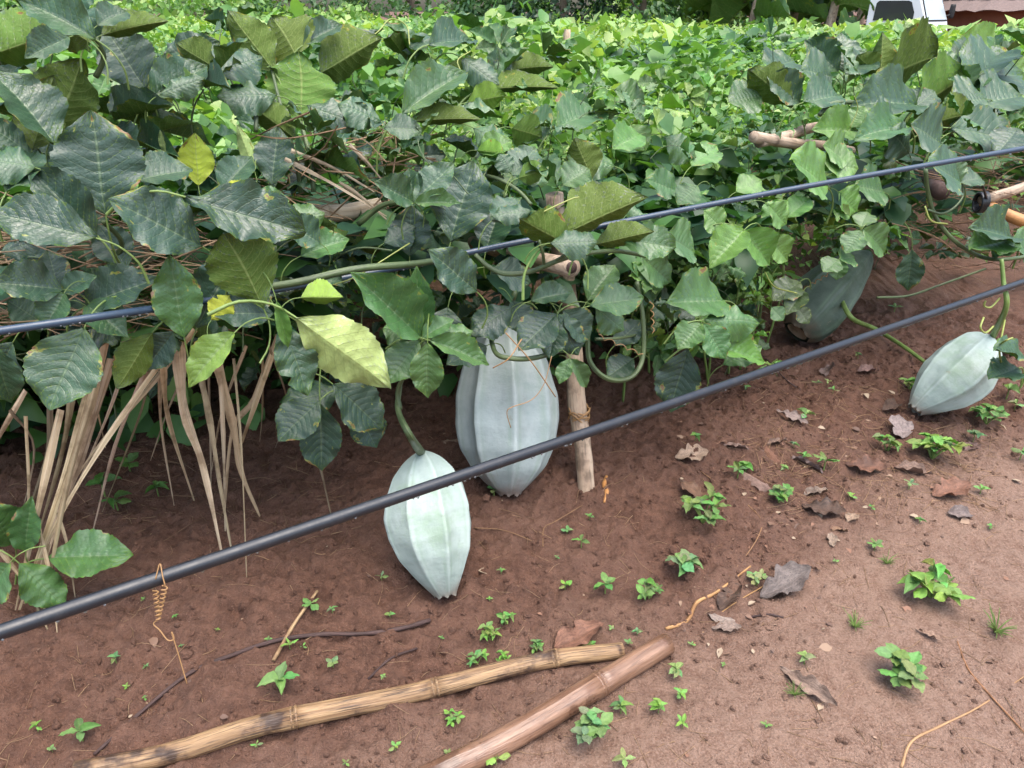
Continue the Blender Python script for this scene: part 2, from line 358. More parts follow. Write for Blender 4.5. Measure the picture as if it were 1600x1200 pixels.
# loose crumbs of soil on the bed: uncountable
def crumbs():
    n = 26000; sx = rng.uniform(-2.0, 2.7, n); sy = rng.uniform(0.8, 3.9, n)
    keep = rng.uniform(0, 1, n) > 0.6*pathmask(sx, sy); clump = vnoise(sx*3, sy*3, 31) + rng.uniform(-0.3, 0.3, n) > -0.12
    k = keep & clump; sx, sy = sx[k], sy[k]; n = len(sx)
    r = 0.0016 + 0.0085*rng.uniform(0, 1, n)**3; r[rng.uniform(0, 1, n) > 0.98] *= 1.9
    t = (1+5**.5)/2; ico = np.array([(-1,t,0),(1,t,0),(-1,-t,0),(1,-t,0),(0,-1,t),(0,1,t),(0,-1,-t),(0,1,-t),(t,0,-1),(t,0,1),(-t,0,-1),(-t,0,1)], float)/1.9
    fc = np.array([(0,11,5),(0,5,1),(0,1,7),(0,7,10),(0,10,11),(1,5,9),(5,11,4),(11,10,2),(10,7,6),(7,1,8),(3,9,4),(3,4,2),(3,2,6),(3,6,8),(3,8,9),(4,9,5),(2,4,11),(6,2,10),(8,6,7),(9,8,1)])
    V = ico[None]*rng.uniform(0.65, 1.3, (n, 12, 1))*rng.uniform(0.7, 1.2, (n, 1, 3))*r[:, None, None]
    V += np.stack([sx, sy, hfun(sx, sy)+r*0.25], 1)[:, None]
    F = (fc[None]+(np.arange(n)*12)[:, None, None]).reshape(-1, 3); V = V.reshape(-1, 3)
    pmv = pathmask(V[:, 0], V[:, 1])*0.6
    o = link('soil_crumbs', np_mesh('soil_crumbs', V, F, M_SOIL, tint=np.stack([pmv]*3, 1), smooth=False)); tag(o, 'small crumbs of red soil scattered on the bed', 'soil', kind='stuff')
crumbs()

# ------------------------------------------------------------------ leaf shapes
def leaf_mesh(name, seed, mats, nx=12, ny=36, ov=0.42, serr=0.06, cup=0.12, droop=0.15, wave=0.03, quilt=0.010, tipr=1.0, bite=0, twist=0.0, thick=0.006, acum=0.0):
    r = np.random.default_rng(seed); v = np.linspace(0, 1, ny+1); u = np.linspace(-1, 1, nx+1)
    k = math.log(0.5)/math.log(ov); vv = v**k
    w = np.sin(np.pi*np.clip(vv, 0, 1))**0.76*(1-0.30*np.exp(-v/0.13))
    w = w*(1-acum*sstep(0.74, 0.98, v)*0.42)
    w = np.maximum(w, 0.012)
    teeth = ((np.arange(ny+1) % 5)/4.0 - 0.5)*(0.35+0.65*sstep(0.2, 0.6, v))
    wl = w*(1+0.5*serr*teeth*r.uniform(0.5, 1.4, ny+1)) ; wr_ = w*(1+0.5*serr*np.roll(teeth, 1)*r.uniform(0.5, 1.4, ny+1))
    lob = 1+0.03*np.sin(v*9+r.uniform(0, 6)); wl = wl*lob; wr_ = wr_*(1+0.03*np.sin(v*8+r.uniform(0, 6)))
    for _ in range(bite):
        c = r.uniform(0.3, 0.9); s = r.uniform(0.03, 0.08); dpt = r.uniform(0.25, 0.6)
        b = 1-dpt*np.exp(-((v-c)/s)**2)
        if r.uniform() < 0.5: wl = wl*b
        else: wr_ = wr_*b
    U, Vv = np.meshgrid(u, v); A = np.abs(U)
    half = np.where(U < 0, wl[:, None], wr_[:, None])*0.5
    X = U*half; Y = Vv.copy()
    s = Vv-0.26*A**1.3; bul = np.abs(np.sin(np.pi*(10*s-0.0)))**0.6
    Z = quilt*bul*(1-A**4)*sstep(0, .12, A)*1.6 + cup*A**1.4*half*2*1.0
    ph = r.uniform(0, 6, 4)
    Z += wave*A**2*np.sin(Vv*13+ph[0]+np.where(U < 0, 0, 2.2)) + 0.8*wave*A**2*np.sin(Vv*27+ph[1]+np.where(U < 0, 0, 1.3))
    Z += 0.02*np.sin(Vv*5+ph[2])*U
    ang = droop*tipr; Z -= droop*Vv**2 + 0.5*droop*np.clip(Vv-0.6, 0, 1)**2*4*max(0, tipr-1)
    tw = twist*(Vv-0.3); X, Z = X*np.cos(tw)-Z*np.sin(tw)*0, Z + X*np.sin(tw)
    X = X + 0.04*np.sin(Vv*3+ph[3])*Vv
    uv = np.stack([(U.ravel()+1)/2, Vv.ravel()], 1); n1 = nx+1
    top = np.stack([X.ravel(), Y.ravel(), Z.ravel()], 1); bot = top.copy()
    ed = (1-np.abs(U)**4)*np.sin(np.pi*np.clip(Vv, 0.02, 0.98)); bot[:, 2] -= thick*ed.ravel()
    f1 = [(j*n1+i, j*n1+i+1, (j+1)*n1+i+1, (j+1)*n1+i) for j in range(ny) for i in range(nx)]
    mb = MB(); mb.add(top, f1, uv, 0); mb.add(bot, [q[::-1] for q in f1], uv, 1 if len(mats) > 1 else 0)
    return mb.mesh(name, mats)
LM = [M_TOP, M_UND]
LEAF = [leaf_mesh('leaf_blade', 10+i, LM, 14, 64, ov=o-.03, serr=s, cup=c*.8, droop=d*.6, wave=w*1.45, quilt=.017, bite=b, twist=tw*1.2, tipr=tr, acum=ac+.35) for i, (o, s, c, d, w, b, tw, tr, ac) in enumerate([
    (0.54, 0.13, 0.18, 0.10, 0.024, 0, 0.0, 1.0, 0.2), (0.52, 0.12, 0.36, 0.22, 0.026, 0, 0.25, 1.0, 0.5), (0.55, 0.15, -0.16, 0.18, 0.034, 0, -0.25, 1.0, 0.3),
    (0.50, 0.11, 0.34, 0.32, 0.026, 0, 0.2, 1.3, 0.6), (0.56, 0.15, -0.22, 0.30, 0.042, 0, -0.4, 1.4, 0.2), (0.52, 0.12, 0.60, 0.14, 0.026, 0, 0.3, 1.0, 0.5),
    (0.55, 0.14, 0.20, -0.18, 0.038, 0, -0.3, 1.0, 0.3), (0.48, 0.11, 0.45, 0.40, 0.022, 0, 0.0, 1.2, 0.7), (0.55, 0.15, 0.12, 0.08, 0.044, 2, 0.4, 1.0, 0.3),
    (0.60, 0.15, 0.22, 0.10, 0.030, 1, 0.0, 1.0, 0.0)])]
SLEAF = [leaf_mesh('small_leaf_blade', 40+i, [M_WEED], 6, 16, ov=o, serr=0.07, cup=c, droop=d, wave=0.03, quilt=0.012, acum=0.6, thick=0.01) for i, (o, c, d) in enumerate([(0.42, 0.2, 0.2), (0.38, 0.35, 0.35), (0.46, 0.1, 0.12), (0.5, -0.1, 0.3)])]
pet = MB().tube([(0, 0, 0), (0, -0.35, -0.05), (0, -0.7, -0.28), (0, -0.9, -0.65)], [0.016, 0.018, 0.022, 0.026], 6, False, sub=3).mesh('petiole', M_STEM2)

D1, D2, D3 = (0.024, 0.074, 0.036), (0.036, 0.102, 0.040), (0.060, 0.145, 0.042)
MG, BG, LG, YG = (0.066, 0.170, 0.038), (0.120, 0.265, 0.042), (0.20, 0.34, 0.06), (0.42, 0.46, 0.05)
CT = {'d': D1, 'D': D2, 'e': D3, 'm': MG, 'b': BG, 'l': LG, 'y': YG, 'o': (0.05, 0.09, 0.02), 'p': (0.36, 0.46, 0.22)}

def frame(b, t, N, w, flat=1.0):
    """leaf blade: base b, tip t, upper side towards N, width w metres"""
    Y = t-b; L = Y.length; y = Y/L; n = N - y*N.dot(y)
    if n.length < 1e-3: n = Vector((0, 0, 1)) - y*y.z
    n.normalize(); x = y.cross(n)
    return Matrix(((x.x*w, y.x*L, n.x*L*flat, b.x), (x.y*w, y.y*L, n.y*L*flat, b.y), (x.z*w, y.z*L, n.z*L*flat, b.z), (0, 0, 0, 1)))
camp = Vector((0, 0, CAM_H)); UP = Vector((0, 0, 1))
def jit(c, a=0.18):
    k = 1+rnd.uniform(-a, a); return tuple(max(0, x*k*(1+rnd.uniform(-a, a)*0.4)) for x in c)
def hero(vine, bx, by, tx, ty, w, db, dt, side='t', col='D', var=None, roll=0.0, stalk=True):
    b = rowp(bx, by, db); t = rowp(tx, ty, dt); mid = (b+t)/2; z = (row_t(bx, by, db)+row_t(tx, ty, dt))/2
    vw = (camp-mid).normalized()
    N = (vw*0.80 + UP*0.50) if side == 't' else (-vw*0.95 + UP*0.35)
    y = (t-b).normalized(); N = Matrix.Rotation(math.radians(roll), 3, y) @ (N - y*N.dot(y)).normalized()
    wm = w/FPX*z/max(0.45, abs(N.dot(vw)))
    M = frame(b, t, N, wm*0.97, 0.8)
    o = link('leaf', LEAF[rnd.randrange(10) if var is None else var], vine, M, jit(CT[col], 0.1))
    if stalk:
        L = (t-b).length; pm_ = frame(b, b+(t-b)*0.6, N*0.3+UP, L*0.6); link('petiole', pet, o, pm_)
    return o

# ------------------------------------------------------------------ vines: big leaves placed one by one
vine_l = empty('gourd_vine', rowp(330, 640, -0.35)*1.0, 'large leafy vine with broad dark blue-green leaves over the straw, left', 'vine', 'vines on the trellis')
vine_c = empty('gourd_vine', rowp(760, 600, -0.35), 'dark leafy vine hanging around the two pale fruits at the centre post', 'vine', 'vines on the trellis')
vine_r = empty('gourd_vine', rowp(1430, 420, -0.5), 'grey-green leafy vine on the right trellis above the tied poles', 'vine', 'vines on the trellis')
vine_b = empty('bright_vine', rowp(1200, 480, -0.5), 'lime green vine with rounded leaves under the upper hose, right of centre', 'vine', 'vines on the trellis')
HL = [ # base, tip, width px, offset of base and tip, side, colour, shape, roll
 (165,335,138,172,135,.16,.12,'t','d',0,0),(215,282,300,258,55,.10,.06,'t','D',1,-10),(152,368,38,256,66,.24,.20,'t','d',1,0),
 (150,372,-25,330,78,.34,.30,'t','d',0,0),(45,238,-35,185,60,.10,.1,'t','D',2,0),(55,262,-30,240,70,.2,.2,'t','D',4,0),(10,300,58,225,48,.22,.1,'t','D',3,0),
 (85,225,-8,100,80,.10,.06,'t','D',3,25),(50,235,85,120,70,.04,-.05,'u','o',0,0),(78,218,128,92,95,-.02,-.06,'u','o',9,0),(-12,85,105,45,72,0,-.1,'u','m',1,0),
 (108,58,40,88,38,.08,.14,'t','D',1,0),(150,62,25,-12,62,.05,0,'t','D',3,0),(140,66,60,15,50,.0,-.1,'u','o',1,20),(152,40,198,12,36,0,-.05,'t','D',1,0),
 (160,55,256,28,36,-.05,-.1,'u','o',3,0),(228,140,163,46,86,-.1,-.15,'t','d',0,0),(236,155,322,94,62,-.05,-.12,'t','D',1,0),(250,148,320,118,34,0,0,'t','D',2,0),
 (232,165,250,110,50,-.1,-.2,'u','o',0,0),(338,108,278,66,42,-.2,-.3,'u','o',0,0),(335,112,412,84,52,-.15,-.22,'t','D',2,0),(330,120,345,70,45,-.25,-.3,'t','D',4,0),
 (428,112,360,16,62,-.3,-.4,'u','o',0,0),(468,98,428,28,72,-.32,-.45,'u','o',9,0),(474,70,535,32,34,-.35,-.4,'t','D',1,0),(500,115,590,60,64,-.35,-.45,'u','o',1,0),
 (470,190,468,84,104,-.22,-.3,'u','m',9,0),(432,150,344,142,52,-.15,-.1,'t','D',4,0),(462,218,380,150,52,-.12,-.15,'u','o',1,0),(480,165,560,190,52,-.2,-.1,'t','D',2,0),
 (310,290,306,208,54,-.02,-.06,'u','y',0,0),(398,268,372,196,24,-.05,-.1,'u','p',0,0),(262,245,250,203,14,0,0,'u','p',0,0),(425,290,432,196,62,-.05,-.1,'t','d',0,0),(345,300,392,240,50,.02,-.03,'t','D',1,0),
 (395,308,338,300,38,.08,.1,'u','y',1,0),(315,385,170,312,92,.30,.34,'t','d',0,0),(290,308,474,372,88,.32,.36,'t','d',6,0),(412,482,350,362,112,.36,.34,'u','o',9,0),
 (400,330,450,310,48,.05,.1,'t','m',0,0),(425,350,508,330,56,.1,.1,'t','m',2,0),(500,380,445,345,50,.15,.15,'t','D',1,0),(470,400,545,368,50,.12,.1,'t','m',1,0),
 (98,452,-12,440,62,.32,.36,'t','d',1,0),(92,452,72,390,48,.26,.22,'t','d',0,0),(98,458,148,428,36,.3,.3,'t','D',1,0),(100,458,68,514,50,.34,.38,'t','D',7,0),
 (135,478,242,428,66,.26,.3,'t','d',1,0),(135,478,200,520,54,.3,.36,'t','D',7,0),(288,528,262,400,74,.32,.3,'t','m',0,0),(308,512,368,392,76,.24,.2,'t','d',1,0),
 (428,490,328,490,52,.32,.34,'t','d',0,0),(132,512,78,642,108,.36,.44,'t','D',0,0),(20,535,-20,620,70,.2,.2,'t','d',1,0),(-10,540,20,635,50,.34,.34,'t','D',3,0),(60,500,10,470,50,.12,.12,'t','D',0,0),
 (238,520,180,606,56,.28,.32,'u','o',0,0),(272,518,228,578,52,.24,.24,'t','d',0,0),(366,520,290,602,52,.40,.44,'t','l',3,0),(440,505,482,618,68,.38,.44,'t','D',8,0),
 (432,470,452,545,24,.4,.42,'t','b',1,0),(462,496,608,606,92,.42,.46,'u','p',0,0),(470,465,536,462,38,.36,.36,'u','l',5,0),(330,500,360,462,40,.35,.32,'u','y',8,0),
 (500,625,435,690,66,.16,.2,'t','d',0,0),(500,630,505,738,66,.14,.2,'t','d',1,0),(520,600,600,668,72,.14,.18,'t','d',0,0),(530,610,440,630,60,.1,.14,'t','d',2,0),(560,640,590,700,60,.1,.16,'t','d',3,0),
 (20,850,-25,790,50,.05,.1,'t','m',0,0),(75,872,206,862,66,.12,.2,'t','m',0,0),(30,880,105,948,60,.15,.2,'t','m',2,0),(40,860,45,780,40,.1,.1,'t','m',1,0),(15,880,-30,940,60,.2,.2,'t','m',3,0),
 (30,400,95,350,70,.1,.05,'t','d',1,0),(200,420,150,350,60,.1,.05,'t','d',0,0),(0,395,80,365,50,.1,.1,'t','d',2,0)]
HC = [
 (656,526,556,428,64,.36,.40,'t','m',1,0),(658,526,652,416,50,.32,.28,'t','m',5,0),(660,528,708,496,34,.36,.36,'t','m',1,0),(655,532,606,600,58,.36,.40,'t','m',0,0),
 (672,532,768,566,44,.38,.42,'t','m',1,0),(668,536,668,624,54,.40,.44,'t','m',3,0),(672,530,740,515,44,.36,.36,'t','m',2,0),(640,530,600,512,40,.3,.3,'t','m',2,0),
 (745,456,670,392,56,.30,.30,'t','d',0,0),(700,480,690,540,60,.16,.2,'t','d',0,0),(800,480,735,520,56,.2,.22,'t','d',2,0),(800,470,822,520,50,.18,.24,'t','d',0,0),
 (830,470,895,452,38,.26,.28,'t','D',1,0),(870,490,812,548,58,.28,.32,'t','d',0,0),(872,490,905,556,58,.27,.32,'t','d',2,0),(880,485,925,530,50,.26,.3,'t','d',1,0),(870,500,860,560,46,.28,.33,'t','d',0,0),
 (890,560,874,600,26,.34,.36,'t','D',0,0),(892,560,920,606,26,.34,.36,'t','D',1,0),(888,562,900,580,24,.34,.35,'t','D',0,0),
 (922,478,1006,462,52,.28,.32,'t','D',0,0),(930,480,978,516,44,.26,.3,'t','D',2,0),(918,470,960,410,50,.2,.16,'t','D',1,0),(1075,545,1048,645,70,.2,.22,'t','d',0,0),
 (646,316,588,284,40,.14,.16,'t','D',1,0),(646,316,640,262,36,.12,.08,'t','D',5,0),(646,316,708,252,48,.14,.12,'t','D',0,0),(646,318,724,312,28,.16,.18,'t','m',3,0),
 (704,378,738,250,96,.06,.0,'t','d',0,0),(640,400,640,320,66,.08,.06,'t','d',0,0),(600,380,650,350,40,.1,.08,'t','d',2,0),(760,390,780,320,60,.06,.02,'t','d',1,0),
 (628,178,728,100,56,-.1,-.2,'t','e',1,0),(595,190,530,160,50,-.1,-.1,'t','D',2,0),(600,200,660,200,40,-.05,-.02,'t','D',0,0),(560,190,545,160,44,-.12,-.12,'t','D',1,0),
 (670,70,740,55,36,-.5,-.6,'t','D',1,0),(665,75,640,45,40,-.5,-.6,'t','D',4,0),(640,190,748,180,34,-.1,-.05,'u','o',3,0),(730,160,790,150,44,-.3,-.3,'u','b',0,0),(720,90,780,130,40,-.5,-.4,'t','D',2,0),
 (760,130,700,95,40,-.5,-.5,'u','o',1,0),(795,110,860,100,34,-.6,-.6,'u','o',3,0),(770,115,800,95,36,-.6,-.6,'t','D',2,0),(760,140,865,130,30,-.5,-.5,'u','o',3,0),
 (800,275,836,228,48,.02,-.02,'t','D',0,0),(798,270,780,240,34,.02,0,'t','D',2,0),(810,278,855,265,34,.04,.04,'u','m',0,0),(750,240,800,215,40,-.1,-.1,'t','b',1,0),(745,235,790,240,34,-.1,-.05,'u','b',1,0),
 (740,200,800,235,50,-.15,-.1,'t','e',2,0),(800,200,845,215,50,-.2,-.2,'u','m',0,0),(860,210,815,190,60,-.2,-.3,'t','e',1,0),(870,200,935,165,50,-.3,-.4,'t','e',1,0),
 (868,372,1004,304,62,.34,.34,'u','o',1,15),(892,386,808,332,56,.36,.36,'u','o',3,0),(860,380,935,375,46,.38,.42,'t','D',2,0),(768,345,815,305,46,.3,.26,'t','D',4,0),(830,330,768,335,34,.34,.32,'t','D',2,0),
 (930,382,1020,360,38,.3,.34,'u','o',1,0),(970,372,1052,392,50,.3,.34,'t','D',6,0),(1040,370,1090,390,50,.2,.2,'t','D',1,0),(925,280,900,215,60,-.15,-.2,'u','o',0,0),(880,290,920,260,50,-.1,-.1,'t','e',1,0),(960,260,890,240,50,-.2,-.2,'t','e',2,0),
 (1100,500,1195,498,44,.3,.34,'t','D',4,0),(1095,505,1060,545,44,.3,.32,'t','D',1,0),(1100,505,1135,560,46,.3,.36,'t','m',0,0),(1130,470,1050,470,50,.2,.24,'t','m',1,0),(1110,540,1200,560,40,.3,.34,'t','b',1,0),
 (1020,470,1010,410,44,.1,.06,'t','m',0,0),(1000,400,1050,440,44,.16,.18,'t','e',0,0),(960,540,1000,500,44,.1,.1,'t','d',0,0),(990,560,950,590,40,.1,.12,'t','d',0,0),(1130,570,1190,540,40,.24,.28,'t','m',0,0),
 (770,420,830,440,44,.2,.2,'t','d',0,0),(640,470,600,440,44,.2,.2,'t','d',0,0),(760,540,700,570,40,.14,.2,'t','d',0,0)]
HR = [
 (1310,112,1258,62,46,-.8,-.9,'t','D',1,0),(1318,112,1315,48,52,-.8,-.9,'t','D',2,0),(1320,115,1365,85,44,-.75,-.75,'t','D',1,0),(1372,115,1340,85,40,-.7,-.75,'u','o',0,0),(1376,118,1378,52,40,-.7,-.8,'u','o',5,0),
 (1382,120,1455,90,62,-.65,-.75,'u','o',0,0),(1300,120,1255,110,44,-.7,-.7,'t','D',0,0),(1240,170,1170,105,60,-.5,-.6,'u','o',9,0),(1255,160,1320,140,44,-.45,-.45,'t','D',3,0),(1250,160,1200,115,44,-.5,-.55,'t','D',1,0),
 (1430,165,1345,150,44,-.4,-.35,'t','D',3,0),(1430,170,1500,125,54,-.4,-.5,'u','m',0,0),(1425,172,1460,140,40,-.4,-.4,'t','D',0,0),(1500,120,1460,85,46,-.7,-.8,'t','e',2,0),(1505,125,1560,70,52,-.7,-.8,'t','D',1,0),(1500,115,1600,110,62,-.65,-.7,'t','D',0,0),
 (1485,200,1590,215,56,-.2,-.1,'t','D',0,0),(1490,205,1560,180,42,-.2,-.2,'t','D',2,0),(1530,165,1600,140,54,-.3,-.3,'t','D',1,0),(1540,155,1495,160,44,-.3,-.3,'t','D',0,0),(1465,190,1520,175,36,-.25,-.25,'u','o',3,0),
 (1410,200,1345,205,32,-.2,-.15,'t','e',3,0),(1400,190,1365,180,34,-.25,-.25,'t','D',0,0),(1420,240,1395,205,40,-.15,-.15,'t','D',2,0),(1470,225,1430,195,44,-.1,-.1,'t','D',1,0),(1340,205,1275,200,34,-.3,-.3,'t','b',1,0),(1330,200,1350,165,40,-.3,-.3,'t','b',0,0),
 (1500,285,1455,255,40,.1,.12,'t','D',0,0),(1500,285,1535,275,30,.1,.12,'t','D',1,0),(1500,285,1490,250,34,.1,.08,'t','e',2,0),(1580,372,1525,352,32,.25,.27,'t','D',1,0),(1580,374,1520,388,30,.25,.28,'t','m',0,0),(1580,375,1555,400,28,.25,.28,'t','m',1,0),(1582,372,1612,395,30,.25,.26,'t','m',0,0),
 (1425,390,1420,455,40,.0,.02,'t','D',0,0),(1480,130,1540,95,40,-.9,-1.,'t','l',1,0),(1520,100,1590,80,44,-1.1,-1.2,'t','l',2,0),(1560,95,1600,130,44,-.9,-.8,'t','l',0,0),(1560,75,1500,60,40,-1.3,-1.4,'t','l',1,0),
 (1400,60,1440,50,30,-1.5,-1.6,'t','b',0,0),(1200,110,1240,90,34,-.9,-1.,'t','D',0,0),(1190,150,1140,160,44,-.6,-.6,'t','e',0,0),(1590,200,1560,240,34,-.05,0,'t','d',0,0),(1600,560,1560,545,24,.5,.55,'t','D',0,0),(1590,575,1550,590,24,.5,.55,'t','D',0,0)]
HB = [
 (1292,292,1240,250,44,-.05,.0,'t','b',0,0),(1285,250,1342,262,50,-.1,-.05,'t','b',0,0),(1320,245,1290,228,34,-.1,-.1,'t','b',1,0),(1190,350,1230,312,38,.0,.02,'t','b',0,0),(1230,340,1266,306,36,.02,.02,'t','b',1,0),(1200,320,1230,350,30,.05,.06,'t','b',0,0),
 (1162,360,1112,412,48,.1,.14,'t','b',7,0),(1160,362,1212,412,50,.1,.16,'t','b',7,0),(1200,370,1236,408,40,.08,.12,'t','b',3,0),(1130,360,1100,330,40,.05,.02,'t','b',0,0),(1345,360,1322,396,36,.0,.02,'t','m',0,0),(1348,358,1388,392,40,.0,.04,'t','m',1,0),(1345,355,1355,330,30,-.02,-.05,'t','m',0,0),
 (1310,405,1288,425,26,.0,.02,'t','m',0,0),(1312,405,1335,400,26,.0,.0,'t','m',0,0),(1312,405,1308,438,30,.0,.02,'t','m',1,0),(1310,300,1340,330,40,-.1,-.08,'t','b',0,0),(1380,300,1340,290,36,-.1,-.1,'t','m',1,0),(1150,300,1190,280,34,-.1,-.1,'t','b',0,0),(1090,290,1060,320,36,-.1,-.08,'t','m',0,0),
 (985,195,1010,235,44,-.4,-.35,'t','b',0,0),(1040,215,1090,245,44,-.35,-.3,'t','m',2,0),(1000,210,960,230,34,-.35,-.3,'t','b',1,0),(1080,260,1120,225,36,-.3,-.35,'t','b',0,0),(1060,300,1010,280,34,-.2,-.2,'t','e',0,0),
 (960,140,1010,165,40,-.9,-.9,'t','e',0,0),(920,190,870,160,50,-.4,-.5,'t','e',1,0),(1250,440,1210,470,30,-.1,-.05,'t','o',0,0),(1255,455,1230,490,28,-.05,.0,'t','o',1,0),(1245,480,1265,505,26,-.05,.0,'t','o',0,0),(1205,480,1225,500,26,-.05,.0,'t','m',0,0)]
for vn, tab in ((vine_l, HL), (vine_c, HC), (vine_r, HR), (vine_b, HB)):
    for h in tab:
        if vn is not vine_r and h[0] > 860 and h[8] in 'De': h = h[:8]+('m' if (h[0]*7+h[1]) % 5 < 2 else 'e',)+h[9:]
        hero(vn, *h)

def project(p):
    q = p-camp; z = q.y*CP-q.z*SP; return 800+q.x/z*FPX, 600-(q.y*SP+q.z*CP)/z*FPX
KEEP = [(1215, 400, 1385, 560), (705, 520, 880, 790), (865, 395, 945, 780), (1370, 410, 1600, 560), (590, 620, 740, 940), (1470, 265, 1620, 350)]      # things that stand clear of the leaves
def blocked(p):
    x, y = project(p); return any(a < x < c and b < y < d for a, b, c, d in KEEP)
# filler leaves behind the placed ones: same vine, deeper in the trellis
pet2 = MB().tube([(0, 0, 0), (0, -.25, -.10), (0, -.5, -.35), (0, -.62, -.8)], [.010, .012, .015, .018], 6, False, sub=3).mesh('petiole', M_STEM)
def fill(vine, n, rect, dr, size, cols, up, under=0.12):
    """whole compound leaves: a stalk with three to five leaflets spread like fingers"""
    x0, y0, x1, y1 = rect; tries = 0; done = 0
    while done < n and tries < n*6:
        tries += 1
        p = rowp(rnd.uniform(x0, x1), rnd.uniform(y0, y1), rnd.uniform(*dr)); az = rnd.uniform(0, 6.283); L = rnd.uniform(*size)
        v = (Vector((math.cos(az), math.sin(az), rnd.uniform(*up))) + Vector((ROWN.x, ROWN.y, 0))*.45).normalized()
        N = (UP*1.0 + Vector((rnd.gauss(0, .45), rnd.gauss(0, .45), 0)) + Vector((ROWN.x, ROWN.y, 0))*rnd.uniform(-.1, .7)).normalized()
        N = (N-v*N.dot(v)).normalized(); sd = v.cross(N); k = rnd.choice((3, 3, 5)); col = jit(CT[rnd.choice(cols)], .2)
        angs = {3: (-58, 0, 58), 5: (-105, -52, 0, 52, 105)}[k]; tips = []
        for a_ in angs:
            a2 = math.radians(a_+rnd.uniform(-12, 12)); l = L*(1-.28*abs(a_)/105)*rnd.uniform(.85, 1.1)
            dvec = (v*math.cos(a2)+sd*math.sin(a2)+N*rnd.uniform(-.25, .35)).normalized(); tips.append((dvec, l, a_))
        if p.z < .15+gz(p.x, p.y) or blocked(p) or any(blocked(p+d_*l*.6) or blocked(p+d_*l) or (p+d_*l).z < gz(p.x, p.y)+.04 for d_, l, _ in tips): continue
        done += 1; F_ = frame(p, p+v*L, N, L); root = link('leaf', pet2, vine, F_)
        for d_, l, a_ in tips:
            nn = (N+sd*(-.35 if a_ > 0 else .35 if a_ < 0 else 0)*rnd.uniform(.2, 1)+Vector((rnd.gauss(0, .2), rnd.gauss(0, .2), rnd.gauss(0, .2))))
            link('leaflet', LEAF[rnd.randrange(10)], root, frame(p+d_*.012, p+d_*l, nn, l*rnd.uniform(.40, .52), .9), tuple(c*rnd.uniform(.85, 1.15) for c in col))
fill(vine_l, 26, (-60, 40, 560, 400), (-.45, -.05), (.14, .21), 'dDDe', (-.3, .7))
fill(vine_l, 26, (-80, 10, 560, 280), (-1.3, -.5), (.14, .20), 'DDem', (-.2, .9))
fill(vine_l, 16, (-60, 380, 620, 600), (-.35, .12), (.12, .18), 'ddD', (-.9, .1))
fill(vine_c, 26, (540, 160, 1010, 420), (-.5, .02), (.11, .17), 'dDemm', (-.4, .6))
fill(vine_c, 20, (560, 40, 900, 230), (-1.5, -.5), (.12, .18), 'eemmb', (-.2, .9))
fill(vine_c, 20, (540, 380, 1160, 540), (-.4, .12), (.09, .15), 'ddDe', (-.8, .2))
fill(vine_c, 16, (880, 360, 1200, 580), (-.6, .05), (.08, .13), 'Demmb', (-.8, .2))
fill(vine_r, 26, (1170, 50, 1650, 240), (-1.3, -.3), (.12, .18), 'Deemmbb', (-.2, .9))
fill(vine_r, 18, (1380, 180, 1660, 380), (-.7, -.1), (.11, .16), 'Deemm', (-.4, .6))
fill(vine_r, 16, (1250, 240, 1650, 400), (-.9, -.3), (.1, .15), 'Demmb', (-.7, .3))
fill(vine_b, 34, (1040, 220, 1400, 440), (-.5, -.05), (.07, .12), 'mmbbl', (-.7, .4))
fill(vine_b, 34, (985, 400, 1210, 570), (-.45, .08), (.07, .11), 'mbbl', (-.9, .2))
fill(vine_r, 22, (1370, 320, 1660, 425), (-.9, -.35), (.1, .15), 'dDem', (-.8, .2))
fill(vine_b, 30, (880, 120, 1250, 330), (-1.2, -.3), (.08, .13), 'embbl', (-.3, .8))

